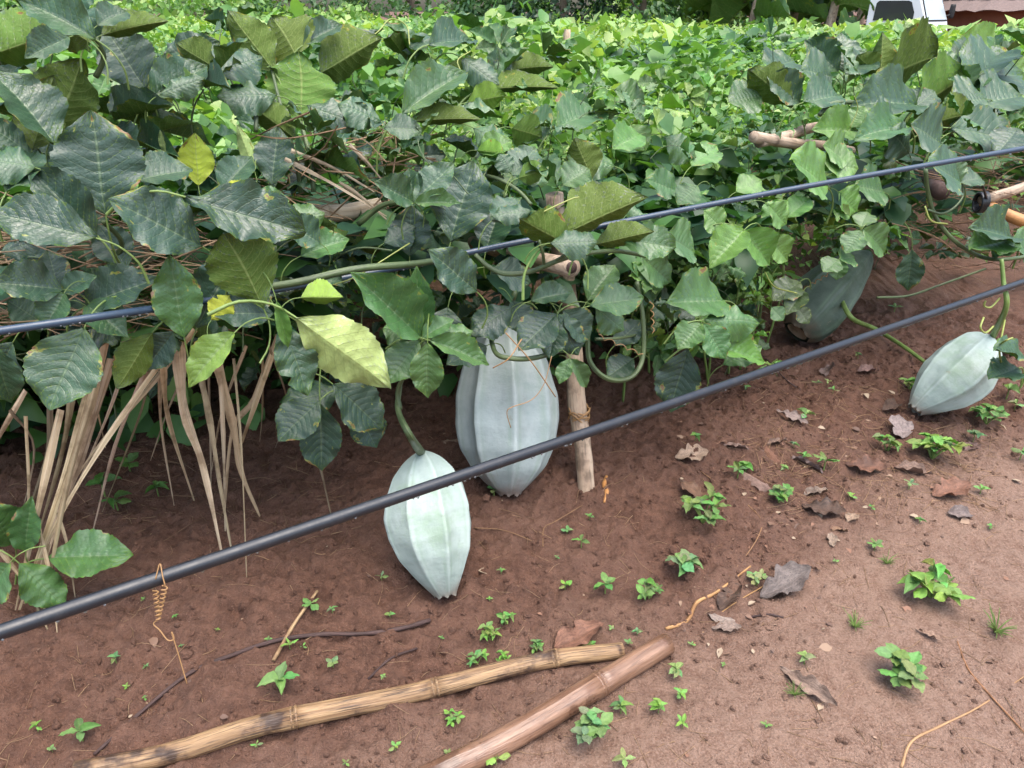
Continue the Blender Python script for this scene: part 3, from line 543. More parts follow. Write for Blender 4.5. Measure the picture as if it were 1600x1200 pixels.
# ------------------------------------------------------------------ the fluted fruits
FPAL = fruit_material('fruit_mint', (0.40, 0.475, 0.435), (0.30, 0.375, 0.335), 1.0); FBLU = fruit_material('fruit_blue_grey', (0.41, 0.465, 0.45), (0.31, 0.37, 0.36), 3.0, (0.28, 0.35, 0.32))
FGRN = fruit_material('fruit_green_shaded', (0.105, 0.145, 0.11), (0.058, 0.088, 0.064), 5.0, (0.06, 0.10, 0.055))  # greener with less bloom; the gourd's shade is also put into this darker colour
PROF1 = [(0, .06), (.03, .29), (.07, .48), (.15, .72), (.27, .90), (.41, 1), (.56, .98), (.70, .85), (.84, .60), (.94, .38), (1, .24)]
PROF2 = [(0, .10), (.05, .30), (.15, .55), (.3, .82), (.48, .98), (.62, 1), (.75, .94), (.86, .74), (.95, .42), (1, .2)]
def fruit(top, tip, width, prof, nrib, phase, material, label, deep=0.09, flatt=1.0, stem_pts=None, stem_mat=None, lean=0.0, seed=0, squash=1.0):
    r = np.random.default_rng(seed); ax = (tip-top); L = ax.length; ax.normalize()
    vw = (camp-(top+tip)/2).normalized(); zf = (vw-ax*vw.dot(ax)).normalized(); xs = ax.cross(zf)
    nu, nv = nrib*16, 90; th = np.linspace(0, 2*np.pi, nu+1); t = np.linspace(0, 1, nv+1)
    R = np.interp(t, [p[0] for p in prof], [p[1] for p in prof])
    ker = np.array([1, 2, 3, 2, 1])/9; Rp = np.convolve(np.pad(R, 2, 'edge'), ker, 'valid'); Rp[:3] = R[:3]; R = Rp*width/2
    TH, T = np.meshgrid(th, t); jit_ = r.uniform(-.12, .12, nrib); amp = r.uniform(.75, 1.3, nrib)
    q = (TH+phase)/(2*np.pi)*nrib + 0.06*np.sin(T*3+phase); k = np.floor(q).astype(int) % nrib; f = q-np.floor(q)-0.5
    e = np.abs(f)*2; dep = deep*amp[k]*(0.12+0.88*np.sin(np.pi*np.clip(T, 0, 1))**0.7)
    prof_c = (1-dep) + dep*e**1.9 + 0.022*np.exp(-((1-e)/0.06)**2)*np.sin(np.pi*np.clip(T, .02, 1))**.5
    mod = 1 + 0.012*np.sin(TH*2+T*7+seed) + 0.010*np.sin(T*19+TH*5) + 0.006*vnoise(TH*9, T*22, seed)
    RR = R[:, None]*prof_c*mod
    jag = np.zeros_like(RR); jag[-1] = 0.004*np.sin(TH[-1]*nrib/2*1.7+seed) + r.uniform(-.002, .002, nu+1); jag[-1, -1] = jag[-1, 0]
    cur = lean*np.sin(np.pi*T)*L
    X = RR*np.sin(TH)+cur; Z = RR*np.cos(TH)*squash; Y = T*L+jag
    Z = Z*flatt
    V = np.stack([X.ravel(), Y.ravel(), Z.ravel()], 1)
    M = Matrix(((xs.x, ax.x, zf.x, top.x), (xs.y, ax.y, zf.y, top.y), (xs.z, ax.z, zf.z, top.z), (0, 0, 0, 1)))
    n1 = nu+1; I = np.arange(n1*(nv+1)).reshape(nv+1, n1)
    F = np.stack([I[:-1, :-1].ravel(), I[1:, :-1].ravel(), I[1:, 1:].ravel(), I[:-1, 1:].ravel()], 1)
    ridge = np.exp(-((1-e)/0.10)**2); groove = np.exp(-((e-0.72)/0.10)**2)*(vnoise(TH*4, T*9, seed)+.5)
    root = empty('fluted_gourd', tip, label, 'gourd', 'pale fluted gourds')
    body = link('body', np_mesh('gourd_body', V, F, material, uv=np.stack([TH.ravel()/6.283, T.ravel()], 1), tint=np.stack([ridge.ravel(), groove.ravel(), 0*groove.ravel()], 1)), root, M)
    mb = MB(); rr = R[-1]*0.80; nn = 18; ring = [(rr*math.sin(a)*1., L-0.006, rr*math.cos(a)*squash) for a in np.linspace(0, 6.283, nn, endpoint=False)]
    mb.add(ring+[(0, L-0.022, 0)], [(i, (i+1) % nn, nn) for i in range(nn)]); link('blossom_scar', mb.mesh('blossom_scar', M_POST), root, M)
    if stem_pts:
        link('stalk', MB().tube(stem_pts, [0.007, 0.008, 0.010, 0.014], 10, True).mesh('stalk', stem_mat or M_STEM), root)
    return root
def at_ground_tip(px, py, up): return gnd(px, py, up)
# the nearest fruit leans on the soil
tip = gnd(697, 936, 0.015); top = atz(659, 704, (tip.y*CP+(CAM_H-tip.z)*SP)*1.012)
fruit(top, tip, 0.262, PROF1, 8, 0.30, FPAL, 'smaller pale green fluted gourd nearest the camera, pointed end on the soil', 0.105, seed=3, lean=0.03,
      stem_pts=[rowp(625, 600, .25), rowp(622, 640, .3), rowp(640, 680, .4), top+Vector((0, 0, -.012))])
tip = gnd(796, 776, 0.01); zt = tip.y*CP+(CAM_H-tip.z)*SP; top = atz(789, 478, zt*1.0)
fruit(top, tip, 0.355, PROF2, 8, 0.10, FBLU, 'largest pale blue-grey fluted gourd hanging beside the wooden post', 0.17, seed=8,
      stem_pts=[rowp(815, 420, -.05), rowp(808, 440, -.05), rowp(802, 465, 0), top+Vector((0, 0, -.012))])
tip = gnd(1426, 652, 0.03); zt = tip.y*CP+(CAM_H-tip.z)*SP; top = atz(1550, 526, zt*0.99)
fruit(top, tip, 0.265, PROF1, 8, 0.5, FPAL, 'pale mint fluted gourd lying at a slant by the right edge', 0.10, seed=5, lean=-0.04,
      stem_pts=[rowp(1565, 405, .35), rowp(1568, 440, .38), rowp(1572, 480, .42), top+Vector((0, 0, -.01))], stem_mat=M_STEM2)
PROF4 = [(0, .12), (.06, .34), (.2, .62), (.4, .86), (.6, 1), (.78, .98), (.9, .82), (.97, .6), (1, .42)]
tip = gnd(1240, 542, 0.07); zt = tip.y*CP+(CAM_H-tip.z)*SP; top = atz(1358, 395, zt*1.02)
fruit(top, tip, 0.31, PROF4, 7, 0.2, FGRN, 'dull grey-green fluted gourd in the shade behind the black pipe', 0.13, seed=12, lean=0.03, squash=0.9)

# ------------------------------------------------------------------ pipes
def pipe(name, pts, r, material, label, drops, seed):
    root = empty(name, pts[0], label, 'pipe')
    P = catmull(pts, 10); link('tube', MB().tube(P, r, 16, True, sub=1).mesh('pipe_tube', material), root)
    R = random.Random(seed); mb = MB()
    for _ in range(drops):
        i = R.randrange(len(P)-1); p = P[i].lerp(P[i+1], R.random()); s = R.uniform(.0016, .0034)
        a = R.uniform(-1.0, 1.0); side = Vector((ROWN.x, ROWN.y, 0)); c = p + side*math.sin(a)*r*.98 - UP*math.cos(a)*r*1.0
        vs, fs = [], []
        for j in range(5):
            for k in range(7):
                ph = math.pi*j/4; t = 6.283*k/7; vs.append((c.x+s*math.sin(ph)*math.cos(t), c.y+s*math.sin(ph)*math.sin(t), c.z+s*1.25*math.cos(ph)))
        for j in range(4):
            for k in range(7): fs.append((j*7+k, (j+1)*7+k, (j+1)*7+(k+1) % 7, j*7+(k+1) % 7))
        mb.add(vs, fs)
    o = link('water_drops', mb.mesh('water_drops', M_DROP), root); o['kind'] = 'stuff'
    return root
A = atz(0, 988, 1.14); B = atz(1600, 440, 2.9); dv = (B-A)
pipe('irrigation_pipe', [A-dv*.12, A, A+dv*.25+Vector((0,0,-.003)), A+dv*.5+Vector((0, 0, -.004)), A+dv*.75+Vector((0,0,-.002)), B, B+dv*.1], 0.0122, M_PIPE, 'thick black water pipe crossing in front of the fruits', 420, 3)
ptsu = [atz(-90, 531, 1.50), atz(0, 517, 1.52), atz(160, 494, 1.62), atz(400, 458, 1.95), atz(640, 415, 2.12), atz(740, 393, 2.15), atz(930, 355, 2.2), atz(1250, 293, 2.35), atz(1600, 232, 2.5), atz(1700, 214, 2.55)]
pipe('drip_hose', ptsu, 0.0085, M_PIPE_SKY, 'thin dark sky-tinted drip hose threaded through the leaves above', 150, 4)

# ------------------------------------------------------------------ canes on the ground, post, trellis poles
def cane(name, pts, r, nodes, material, label, cat, capmat=None, hollow=True, seed=1, group=None, wob=.02):
    root = empty(name, pts[0], label, cat, group); P = catmull(pts, 12)
    L = [0]
    for i in range(1, len(P)): L.append(L[-1]+(P[i]-P[i-1]).length)
    def at(s):
        s *= L[-1]; i = max(0, min(len(P)-2, int(np.searchsorted(L, s))-1)); f = (s-L[i])/max(1e-6, L[i+1]-L[i]); return P[i].lerp(P[i+1], f)
    rr = r if isinstance(r, (list, tuple)) else [r, r]
    cuts = [0]+list(nodes)+[1]
    for a, b in zip(cuts[:-1], cuts[1:]):
        ss = np.linspace(a, b, 9); f = (ss-a)/(b-a)
        rad = np.interp(ss, np.linspace(0, 1, len(rr)), rr)*(1 + 0.07*np.exp(-(f/.08)**2)*(a > 0) + 0.07*np.exp(-((1-f)/.08)**2)*(b < 1))
        link('internode', MB().tube([at(s) for s in ss], rad, 18, True, sub=1, wob=wob*.5).mesh('internode', material), root)
    for n in nodes:
        p = at(n); d = (at(min(1, n+.02))-at(max(0, n-.02))).normalized(); q = float(np.interp(n, np.linspace(0, 1, len(rr)), rr))
        mb = MB()
        link('node_groove', MB().tube([p-d*.005, p+d*.005], [q*1.055, q*1.055], 18, True, sub=2).mesh('node_groove', M_TWIG), root)
        for o, k in ((-.006, 1.08), (.006, 1.12)):
            mb.tube([p+d*(o-.004), p+d*(o-.0015), p+d*(o+.0015), p+d*(o+.004)], [q*1.02, q*k, q*k, q*1.02], 18, True, sub=1)
        link('node_ring', mb.mesh('node_ring', material), root)
    if hollow:
        p, d = at(1), (at(1)-at(.98)).normalized()
        link('hollow_shade_disc', MB().tube([p+d*.001, p+d*.0018], [rr[-1]*.62, rr[-1]*.62], 16, True, sub=1).mesh('hollow_shade_disc', M_TWIG), root)  # flat dark disc on the closed end: the hole's inner shade is its colour
    return root
g = lambda x, y, r: gnd(x, y, r*0.80)
cane('bamboo_cane', [g(120, 1216, .024), g(270, 1178, .024), g(415, 1140, .024), g(645, 1090, .024), g(845, 1045, .024), g(972, 1026, .022)], [.025, .0255, .024, .022], [.175, .36, .62, .86][1:], M_CANE, 'long weathered yellow-brown bamboo cane lying on the soil', 'bamboo', seed=2)
cane('bamboo_cane', [g(660, 1232, .031), g(790, 1172, .031), g(925, 1090, .031), g(1040, 1020, .030)], [.031, .031, .030], [.67], M_CANE2, 'short smooth reddish brown bamboo cane lying at the path edge', 'bamboo', seed=4)
b = gnd(918, 768, -0.05); zt = b.y*CP+(CAM_H-b.z)*SP
pr = empty('trellis_post', b, 'pale wooden trellis post standing beside the largest gourd', 'post')
topp = atz(882, 402, zt*0.985)
link('shaft', MB().tube([b, b.lerp(topp, .22)+Vector((.004, 0, 0)), b.lerp(topp, .4)+Vector((-.004, 0, 0)), b.lerp(topp, .7)+Vector((.005, 0, 0)), topp], [.031, .030, .033, .029, .027], 20, True, wob=.03).mesh('post_shaft', M_POST), pr)
k = b.lerp(topp, .36); mb = MB(); R_ = random.Random(3)
for i in range(7):
    a0 = R_.uniform(0, 6.28); mb.tube([k+Vector((math.cos(a0+j*.9)*.037, math.sin(a0+j*.9)*.037, R_.uniform(-.02, .03))) for j in range(6)], [.0025, .0035, .002], 5)
link('twig_tie', mb.mesh('twig_tie', M_TENDRIL), pr)
def pole(name, p0, p1, r, material, label, cat='pole', nodes=(), hollow=True, **kw): return cane(name, [p0, p0.lerp(p1, .33)+UP*.006, p0.lerp(p1, .66)-UP*.004, p1], r, list(nodes), material, label, cat, hollow=hollow, **kw)
pole('bamboo_pole', rowp(700, 372, -1.3), rowp(893, 418, .14), .030, M_POST, 'hollow bamboo pole end resting on the centre post')
cane('upright_stake', [rowp(882, 470, -.16), rowp(874, 380, -.16), rowp(866, 303, -.16)], [.030, .030], [], M_POST, 'square topped stake end showing through the leaves above the post', 'stake', hollow=False)
pole('bamboo_pole', rowp(420, 348, -.15), rowp(592, 322, -.25), .026, M_STRAW, 'pale dry bamboo pole under the leaves left of centre', nodes=(.5,)).color = (1, 1, 1, 1)
pole('cut_log', rowp(1330, 236, -.75), rowp(1178, 214, -.25), .022, M_POST, 'short rotten brown log end sticking out among bright weeds', 'log', hollow=False)
pole('split_log', rowp(1292, 196, -.7), rowp(1186, 222, -.28), .022, M_POST, 'split grey wood piece on top of the rotten log', 'log', hollow=False)
pole('bamboo_pole', rowp(1700, 385, .30), rowp(1528, 316, .02), .025, M_ORANGE, 'orange bamboo pole tied with a black strip at right', nodes=(.55,))
pole('timber_pole', rowp(1690, 262, -.05), rowp(1535, 312, .06), .020, M_POST, 'grey weathered timber pole crossing the orange bamboo', hollow=False)
pole('timber_pole', rowp(1440, 262, -.5), rowp(1470, 300, -.02), .034, M_TWIG, 'dark split trellis pole behind the tied joint', hollow=False)
tie = empty('black_tie', rowp(1530, 315, .1), 'black rubber strip binding the two poles at right', 'tie')
mb = MB(); c = rowp(1533, 316, .06); R_ = random.Random(5)
for i in range(5):
    o = Vector((ROWU.x, ROWU.y, 0))*(i-2)*.009; mb.tube([c+o+Vector((0, math.cos(j)*.034, math.sin(j)*.038)) for j in np.linspace(0, 6.283, 9)], [.006]*3, 6)
link('winding', mb.mesh('winding', M_TAPE), tie)
link('loose_end', MB().tube([c+Vector((0, -.03, .02)), rowp(1536, 292, .12), rowp(1528, 282, .12), rowp(1515, 290, .12)], [.005, .004, .003], 6).mesh('loose_end', M_TAPE), tie)
cane('upright_stake', [rowp(884, 110, -4.6)-UP*.9, rowp(885, 75, -4.6), rowp(886, 46, -4.6)], [.035, .033], [], M_POST, 'lone wooden stake standing among far bright weeds', 'stake', hollow=False)

# ------------------------------------------------------------------ vine stems and tendrils (parts of the vines)
def stem(vine, pts, r, m=M_STEM, name='stem'):
    return link(name, MB().tube([rowp(*p) for p in pts], [q*.78 for q in np.atleast_1d(r)], 8, True).mesh(name, m), vine)
stem(vine_l, [(300, 470, .1), (400, 452, .2), (470, 440, .22), (560, 420, .22), (650, 412, .18), (720, 400, .1)], [.012, .013, .011])
stem(vine_l, [(470, 300, -.1), (462, 250, -.1), (440, 170, -.2), (425, 110, -.3)], [.009, .007, .005])
stem(vine_l, [(400, 205, -.1), (398, 165, -.15), (375, 140, -.2)], [.008, .006])
stem(vine_l, [(150, 120, -.05), (162, 90, -.03), (150, 60, 0)], [.009, .007])
stem(vine_l, [(170, 420, .05), (190, 380, .1), (160, 345, .16)], [.009, .007])
stem(vine_l, [(490, 300, -.1), (485, 250, -.12), (470, 190, -.2)], [.009, .007])
stem(vine_c, [(560, 350, .0), (600, 320, .05), (646, 316, .14)], [.011, .008])
stem(vine_c, [(742, 398, .22), (765, 418, .25), (792, 428, .28), (830, 424, .3), (870, 408, .34), (905, 398, .34), (960, 392, .3), (1010, 400, .2)], [.009, .010, .009, .008])
stem(vine_c, [(850, 412, .34), (848, 395, .36), (842, 375, .36)], [.006, .005]); stem(vine_c, [(868, 408, .34), (885, 395, .36), (890, 370, .36)], [.006, .005])
stem(vine_c, [(765, 520, .16), (775, 552, .26), (800, 560, .30), (830, 560, .31), (862, 552, .28), (890, 540, .2)], [.009, .010, .009])
stem(vine_c, [(918, 520, .15), (922, 565, .2), (950, 592, .24), (985, 590, .24), (1004, 560, .2), (1005, 500, .15), (995, 440, .1)], [.010, .011, .010])
stem(vine_c, [(930, 530, .15), (970, 528, .15), (1010, 520, .1)], [.007, .006])
stem(vine_c, [(625, 640, .3), (622, 610, .28), (640, 570, .3), (665, 535, .36)], [.009, .008])
stem(vine_c, [(735, 270, -.1), (780, 280, 0), (812, 300, .05), (830, 320, .1)], [.008, .007])
stem(vine_r, [(1446, 265, .12), (1450, 300, .12), (1462, 340, .14), (1490, 375, .18), (1530, 400, .22), (1570, 405, .34), (1640, 395, .3)], [.010, .011, .009])
stem(vine_r, [(1450, 328, .14), (1470, 334, .14), (1490, 325, .14), (1505, 305, .12), (1502, 285, .1)], [.007, .006, .004])
stem(vine_r, [(1370, 465, .0), (1420, 462, .05), (1470, 445, .1), (1540, 420, .15)], [.007, .006])
stem(vine_r, [(1378, 120, -.65), (1375, 140, -.5), (1370, 180, -.4)], [.008, .007])
stem(vine_r, [(1280, 180, -.4), (1300, 162, -.4), (1345, 160, -.4)], [.012, .012])
p = [atz(1308, 438, 3.75), atz(1315, 468, 3.7), atz(1332, 498, 3.6), gnd(1365, 528, .03), gnd(1410, 556, .03), gnd(1450, 575, .015)]
link('stem', MB().tube(p, [.010, .012, .011, .009], 8).mesh('stem', M_STEM2), vine_b)
def coil(p0, p1, turns, R, r, m, vine, name='tendril'):
    ax = (p1-p0); n = int(turns*9); a = ax.orthogonal().normalized(); bb = ax.normalized().cross(a)
    pts = [p0+ax*(i/n)+(a*math.cos(i*.7)+bb*math.sin(i*.7))*R*(1-.3*i/n) for i in range(n+1)]
    return link(name, MB().tube(pts, r, 5, True, sub=2).mesh(name, m), vine)
coil(rowp(935, 525, .3), rowp(1005, 555, .3), 4, .006, .0014, M_TENDRIL, vine_c)
coil(rowp(1018, 470, .3), rowp(1020, 520, .3), 4, .006, .0014, M_TENDRIL, vine_c)
stem(vine_c, [(862, 556, .36), (850, 600, .38), (830, 625, .4), (800, 636, .42), (792, 645, .42), (798, 668, .42)], .0016, M_TENDRIL, 'tendril')
stem(vine_c, [(790, 520, .38), (830, 565, .4), (868, 620, .4)], .0022, M_TENDRIL, 'tendril'); stem(vine_c, [(815, 530, .4), (795, 560, .42), (770, 575, .4)], .0022, M_TENDRIL, 'tendril')
coil(atz(1250, 455, 3.6), atz(1295, 428, 3.6), 5, .008, .0022, M_TENDRIL, vine_b)
stem(vine_b, [(1195, 425, -.1), (1210, 448, 0), (1245, 458, .1)], .0035, M_YTENDRIL, 'tendril')
for pts in ([(1562, 466, .4), (1548, 480, .44), (1538, 478, .44), (1540, 470, .44)], [(1552, 510, .5), (1540, 520, .52), (1532, 512, .52), (1537, 496, .5)], [(1560, 540, .5), (1572, 532, .55), (1582, 528, .55)], [(1570, 500, .42), (1562, 545, .5), (1564, 566, .5)], [(1445, 322, .14), (1455, 345, .16), (1480, 350, .16)]):
    stem(vine_r, pts, .0045, M_YTENDRIL, 'tendril')
for pts in ([(545, 85, -.4), (590, 50, -.45), (610, 30, -.5), (635, 40, -.5), (640, 70, -.4)], [(735, 80, -.4), (715, 95, -.35), (725, 120, -.3)], [(1328, 200, -.2), (1340, 170, -.2), (1335, 150, -.2)], [(870, 60, -4.4), (878, 30, -4.5), (890, 35, -4.5), (892, 50, -4.5)], [(640, 380, .15), (560, 430, .2), (520, 445, .22)], [(840, 335, .36), (890, 312, .36), (905, 308, .36)]):
    stem(vine_c, pts, .0024, M_YTENDRIL, 'tendril')
# loose coil hanging from the pipe
tn = empty('hanging_tendril', rowp(250, 905, 1.0), 'dry orange coiled tendril hooked over the black pipe at left', 'tendril')
def onpipe(px): f = px/1600; lo, hi = 0.0, 1.0; return None
zp = 1.0/((1-250/1600)/1.14 + (250/1600)/2.9)
q = lambda x, y: atz(x, y, zp-.014)
link('hook', MB().tube([q(243, 905), q(247, 896)+Vector((0, .012, .01)), q(254, 900), q(258, 915)], .0011, 6).mesh('hook', M_TENDRIL), tn)
coil(q(243, 922), q(247, 968), 7, .004, .0012, M_TENDRIL, tn, 'coil'); coil(q(258, 915), q(247, 968), 8, .004, .0013, M_TENDRIL, tn, 'coil')
link('tail', MB().tube([q(247, 968), q(240, 975), q(250, 985), q(262, 1000), q(272, 998), q(268, 988), q(278, 1020), q(292, 1068)], .0010, 6).mesh('tail', M_TENDRIL), tn)

# ------------------------------------------------------------------ dry straw hanging from the trellis edge
def ribbon(pts, w, seed, fold=.35):
    R = random.Random(seed); P = catmull(pts, 5); n = len(P); mb = MB(); vs, fs, uv = [], [], []; L = 0
    for i, p in enumerate(P):
        T = (P[min(n-1, i+1)]-P[max(0, i-1)]).normalized(); vwv = (camp-p).normalized()
        sd = T.cross(vwv).normalized(); nn = sd.cross(T); a = math.sin(i*.35+seed)*.5; s2 = sd*math.cos(a)+nn*math.sin(a); n2 = s2.cross(T)
        ww = w*(1-.75*(i/(n-1))**1.5)*(1+.15*math.sin(i*1.3+seed))*.5
        if i: L += (P[i]-P[i-1]).length
        for k, (x, h) in enumerate(((-1, 0), (0, fold), (1, 0), (0, fold-.25))):
            vs.append(p+s2*ww*x+n2*ww*h); uv.append((k/4*.6, L))
    for i in range(n-1):
        for k in range(4): fs.append((i*4+k, i*4+(k+1) % 4, (i+1)*4+(k+1) % 4, (i+1)*4+k))
    mb.add([tuple(v) for v in vs], fs, uv); return mb.mesh('straw_blade', M_STRAW, False)
straw = empty('straw_bundle', gnd(200, 800), 'bundle of long dry straw blades hanging below the left vine', 'straw')
ST = [([(155, 515), (128, 620), (85, 800), (30, 955)], 16), ([(165, 530), (138, 660), (62, 905)], 12), ([(270, 540), (160, 690), (75, 830), (38, 945)], 10), ([(305, 515), (230, 610), (150, 700), (90, 790)], 9),
 ([(78, 630), (62, 710), (40, 815)], 12), ([(40, 610), (-5, 690), (-20, 730)], 9), ([(278, 530), (290, 640), (310, 730), (346, 862)], 20), ([(255, 570), (272, 660), (305, 790)], 11), ([(312, 580), (325, 660), (345, 760), (362, 860)], 12),
 ([(340, 570), (365, 670), (385, 740), (407, 812)], 17), ([(436, 525), (398, 620), (365, 675), (352, 800)], 14), ([(425, 555), (388, 660), (372, 705)], 10), ([(250, 580), (245, 670), (272, 790)], 7), ([(228, 580), (180, 690), (146, 830)], 9), ([(470, 650), (490, 715), (518, 808)], 9),
 ([(345, 590), (350, 700), (352, 830)], 9), ([(40, 650), (50, 780), (30, 850)], 6), ([(95, 640), (60, 800), (25, 955)], 14), ([(120, 560), (100, 700), (60, 860)], 12), ([(150, 600), (95, 770), (68, 960)], 12), ([(175, 560), (130, 720), (80, 830), (62, 900)], 14),
 ([(365, 560), (380, 700), (388, 915)], 5), ([(90, 800), (110, 850), (118, 935)], 6), ([(60, 820), (85, 920), (90, 990)], 7), ([(75, 850), (60, 925), (58, 962)], 9), ([(0, 860), (40, 920), (75, 985)], 8), ([(130, 560), (152, 650), (165, 700)], 4), ([(410, 560), (408, 640), (406, 690)], 4), ([(300, 560), (260, 640), (235, 720)], 5),
 ([(200, 560), (170, 660), (120, 760)], 7), ([(240, 540), (215, 640), (160, 800)], 6), ([(385, 540), (350, 640), (330, 740)], 6), ([(15, 640), (60, 700), (30, 820)], 5), ([(325, 560), (335, 690), (330, 800)], 5), ([(420, 540), (440, 640), (430, 700)], 4)]
for i, (pts, w) in enumerate(ST):
    n = len(pts); P = []
    end = gnd(*pts[-1], .004); de = min(.35, max(-.25, offs(end.x, end.y)))
    for j, (x, y) in enumerate(pts):
        f = j/(n-1); P.append(rowp(x, y, .02+.10*(i % 4)/4*(1-f)+(de-.02)*f))
    if P[-1].z < end.z: P[-1] = end
    for q_ in range(1, n-1): P[q_] += Vector((rnd.gauss(0, .007), rnd.gauss(0, .007), rnd.gauss(0, .006)))
    c = rnd.choice((.55, .8, .95, 1.1, 1.2, 1.3))*rnd.uniform(.9, 1.1); o = link('straw_blade', ribbon(P, w/FPX*1.9, i), straw, None, (c, c*rnd.uniform(.93, 1.02), c*rnd.uniform(.85, 1.02)))
def litter_sticks(name, label, n, rect, dr, L, w, seed, ground=False, dirs=None):
    R = random.Random(seed); mb = MB()
    for i in range(n):
        x, y = R.uniform(rect[0], rect[2]), R.uniform(rect[1], rect[3])
        p = gnd(x, y, .004) if ground else rowp(x, y, R.uniform(*dr)); l = R.uniform(*L); a = R.uniform(0, 6.283) if dirs is None else R.gauss(*dirs)
        v = Vector((math.cos(a), math.sin(a), 0 if ground else R.uniform(-.5, .35))); bnd = Vector((R.gauss(0, .2), R.gauss(0, .2), 0 if ground else R.gauss(0, .15)))*l
        P = [p-v*l*.5, p+bnd*.5, p+v*l*.5+bnd*.3]
        if ground:
            for q_ in P: q_.z = gz(q_.x, q_.y)+.002
        mb.tube(P, [w*R.uniform(.5, 1.2), w*R.uniform(.2, .7)], 4, False, sub=3)
    o = link(name, mb.mesh(name, M_STRAW), None, None, (1, 1, 1)); tag(o, label, 'straw', kind='stuff'); return o
litter_sticks('straw_thatch', 'tangle of dry brown straw lying on the trellis under the leaves', 230, (-60, 340, 330, 500), (-.5, .12), (.15, .5), .0028, 5, dirs=(.3, .8)).color = (.7, .6, .52, 1)
litter_sticks('straw_thatch', 'tangle of dry twigs and straw between the left and centre vines', 90, (420, 190, 640, 350), (-.5, -.05), (.12, .45), .0026, 6, dirs=(2.6, .5)).color = (.6, .5, .42, 1)
litter_sticks('straw_thatch', 'dry brown straw on the trellis behind the tied poles', 220, (1440, 240, 1640, 420), (-.5, 0), (.1, .35), .0024, 7).color = (.55, .42, .36, 1)
litter_sticks('root_litter', 'fine dry rootlets and straw bits scattered on the soil', 520, (0, 560, 1600, 1200), None, (.02, .11), .0011, 8, ground=True).color = (.75, .6, .5, 1)
litter_sticks('root_litter', 'mat of dry straw bits on the soil near the right gourd', 340, (1180, 600, 1560, 800), None, (.05, .22), .0013, 9, ground=True).color = (.72, .56, .46, 1)
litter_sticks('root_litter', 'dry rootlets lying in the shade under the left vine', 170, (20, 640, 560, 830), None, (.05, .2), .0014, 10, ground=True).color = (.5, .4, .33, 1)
for pts, c in (([(445, 248), (525, 290), (604, 338)], 1), ([(455, 235), (520, 262), (585, 300)], 1.1), ([(546, 226), (575, 255), (602, 288)], .9), ([(530, 285), (565, 308), (612, 350)], .8)):
    link('straw_blade', ribbon([rowp(x, y, -.05) for x, y in pts], .012, int(c*100)), straw, None, (c, c, c))

# ------------------------------------------------------------------ twigs, roots, pods on the ground
def gstick(name, px, r, m, label, cat, up=.3, seg=8, wob=.08):
    P = [gnd(x, y, r[0]*up) for x, y in px]; o = link(name, MB().tube(P, r, seg, True, wob=wob).mesh(name, m)); tag(o, label, cat); return o
gstick('dark_twig', [(148, 1182), (230, 1108), (300, 1052), (365, 1022), (430, 1004), (500, 994), (570, 992), (630, 984), (672, 970)], [.004, .006, .006, .007], M_TWIG, 'long thin dark twig curving across the soil above the cane', 'twig', 1.7)
gstick('straw_stick', [(428, 1036), (462, 982), (496, 926)], [.005, .005, .004], M_STRAW, 'short straight straw stick lying across the dark twig', 'straw', 2.0).color = (.8, .68, .55, 1)
gstick('dry_root', [(1040, 984), (1072, 976), (1088, 948), (1120, 926), (1172, 888)], [.005, .006, .005, .003], M_STRAW, 'pale bent root beside the dark grey fallen leaf', 'root', .8).color = (.85, .6, .38, 1)
gstick('dry_root', [(1408, 1200), (1424, 1160), (1470, 1135), (1530, 1105), (1600, 1058)], [.0035, .003, .0015], M_STRAW, 'thin pale root curving out of the lower right corner', 'root', .8).color = (.8, .6, .45, 1)
gstick('dry_root', [(1496, 1002), (1512, 1045), (1545, 1085), (1605, 1150)], [.002, .003, .002], M_STRAW, 'thin brown root running to the right edge', 'root', .8).color = (.6, .38, .28, 1)
gstick('dry_root', [(1082, 1010), (1130, 955), (1230, 895)], [.002, .002], M_STRAW, 'fine straight stem crossing under the dark fallen leaf', 'root', .8).color = (.7, .5, .32, 1)
gstick('dry_root', [(740, 825), (790, 833), (850, 858)], [.0016, .001], M_STRAW, 'fine rootlet to the right of the nearest gourd', 'root', .8).color = (.5, .36, .28, 1)
gstick('dry_root', [(848, 862), (850, 830), (868, 815), (910, 790)], [.0016, .0014], M_STRAW, 'fine branching rootlet below the wooden post', 'root', .8).color = (.5, .36, .28, 1)
gstick('dry_root', [(1095, 735), (1180, 800), (1185, 840), (1140, 900), (1120, 910)], [.0018, .0014], M_STRAW, 'long fine rootlet winding between weeds on the path edge', 'root', .8).color = (.6, .42, .32, 1)
gstick('small_stick', [(575, 1062), (612, 1036), (652, 1014)], [.003, .003], M_TWIG, 'short dark stick on soil above the long cane', 'twig', .8)
gstick('small_stick', [(1172, 962), (1200, 964), (1224, 966)], [.003, .003], M_TWIG, 'tiny black stick below the dark grey fallen leaf', 'twig', .8)
gstick('small_stick', [(1160, 540), (1195, 560), (1225, 600), (1250, 610)], [.004, .003], M_TWIG, 'dark twig among litter below the black pipe', 'twig', .8)
gstick('seed_pod', [(948, 742), (944, 758), (948, 770), (944, 786)], [.006, .0085, .008, .004], M_ORANGE, 'orange-brown curled pod lying right of the wooden post', 'pod', .8, 10)

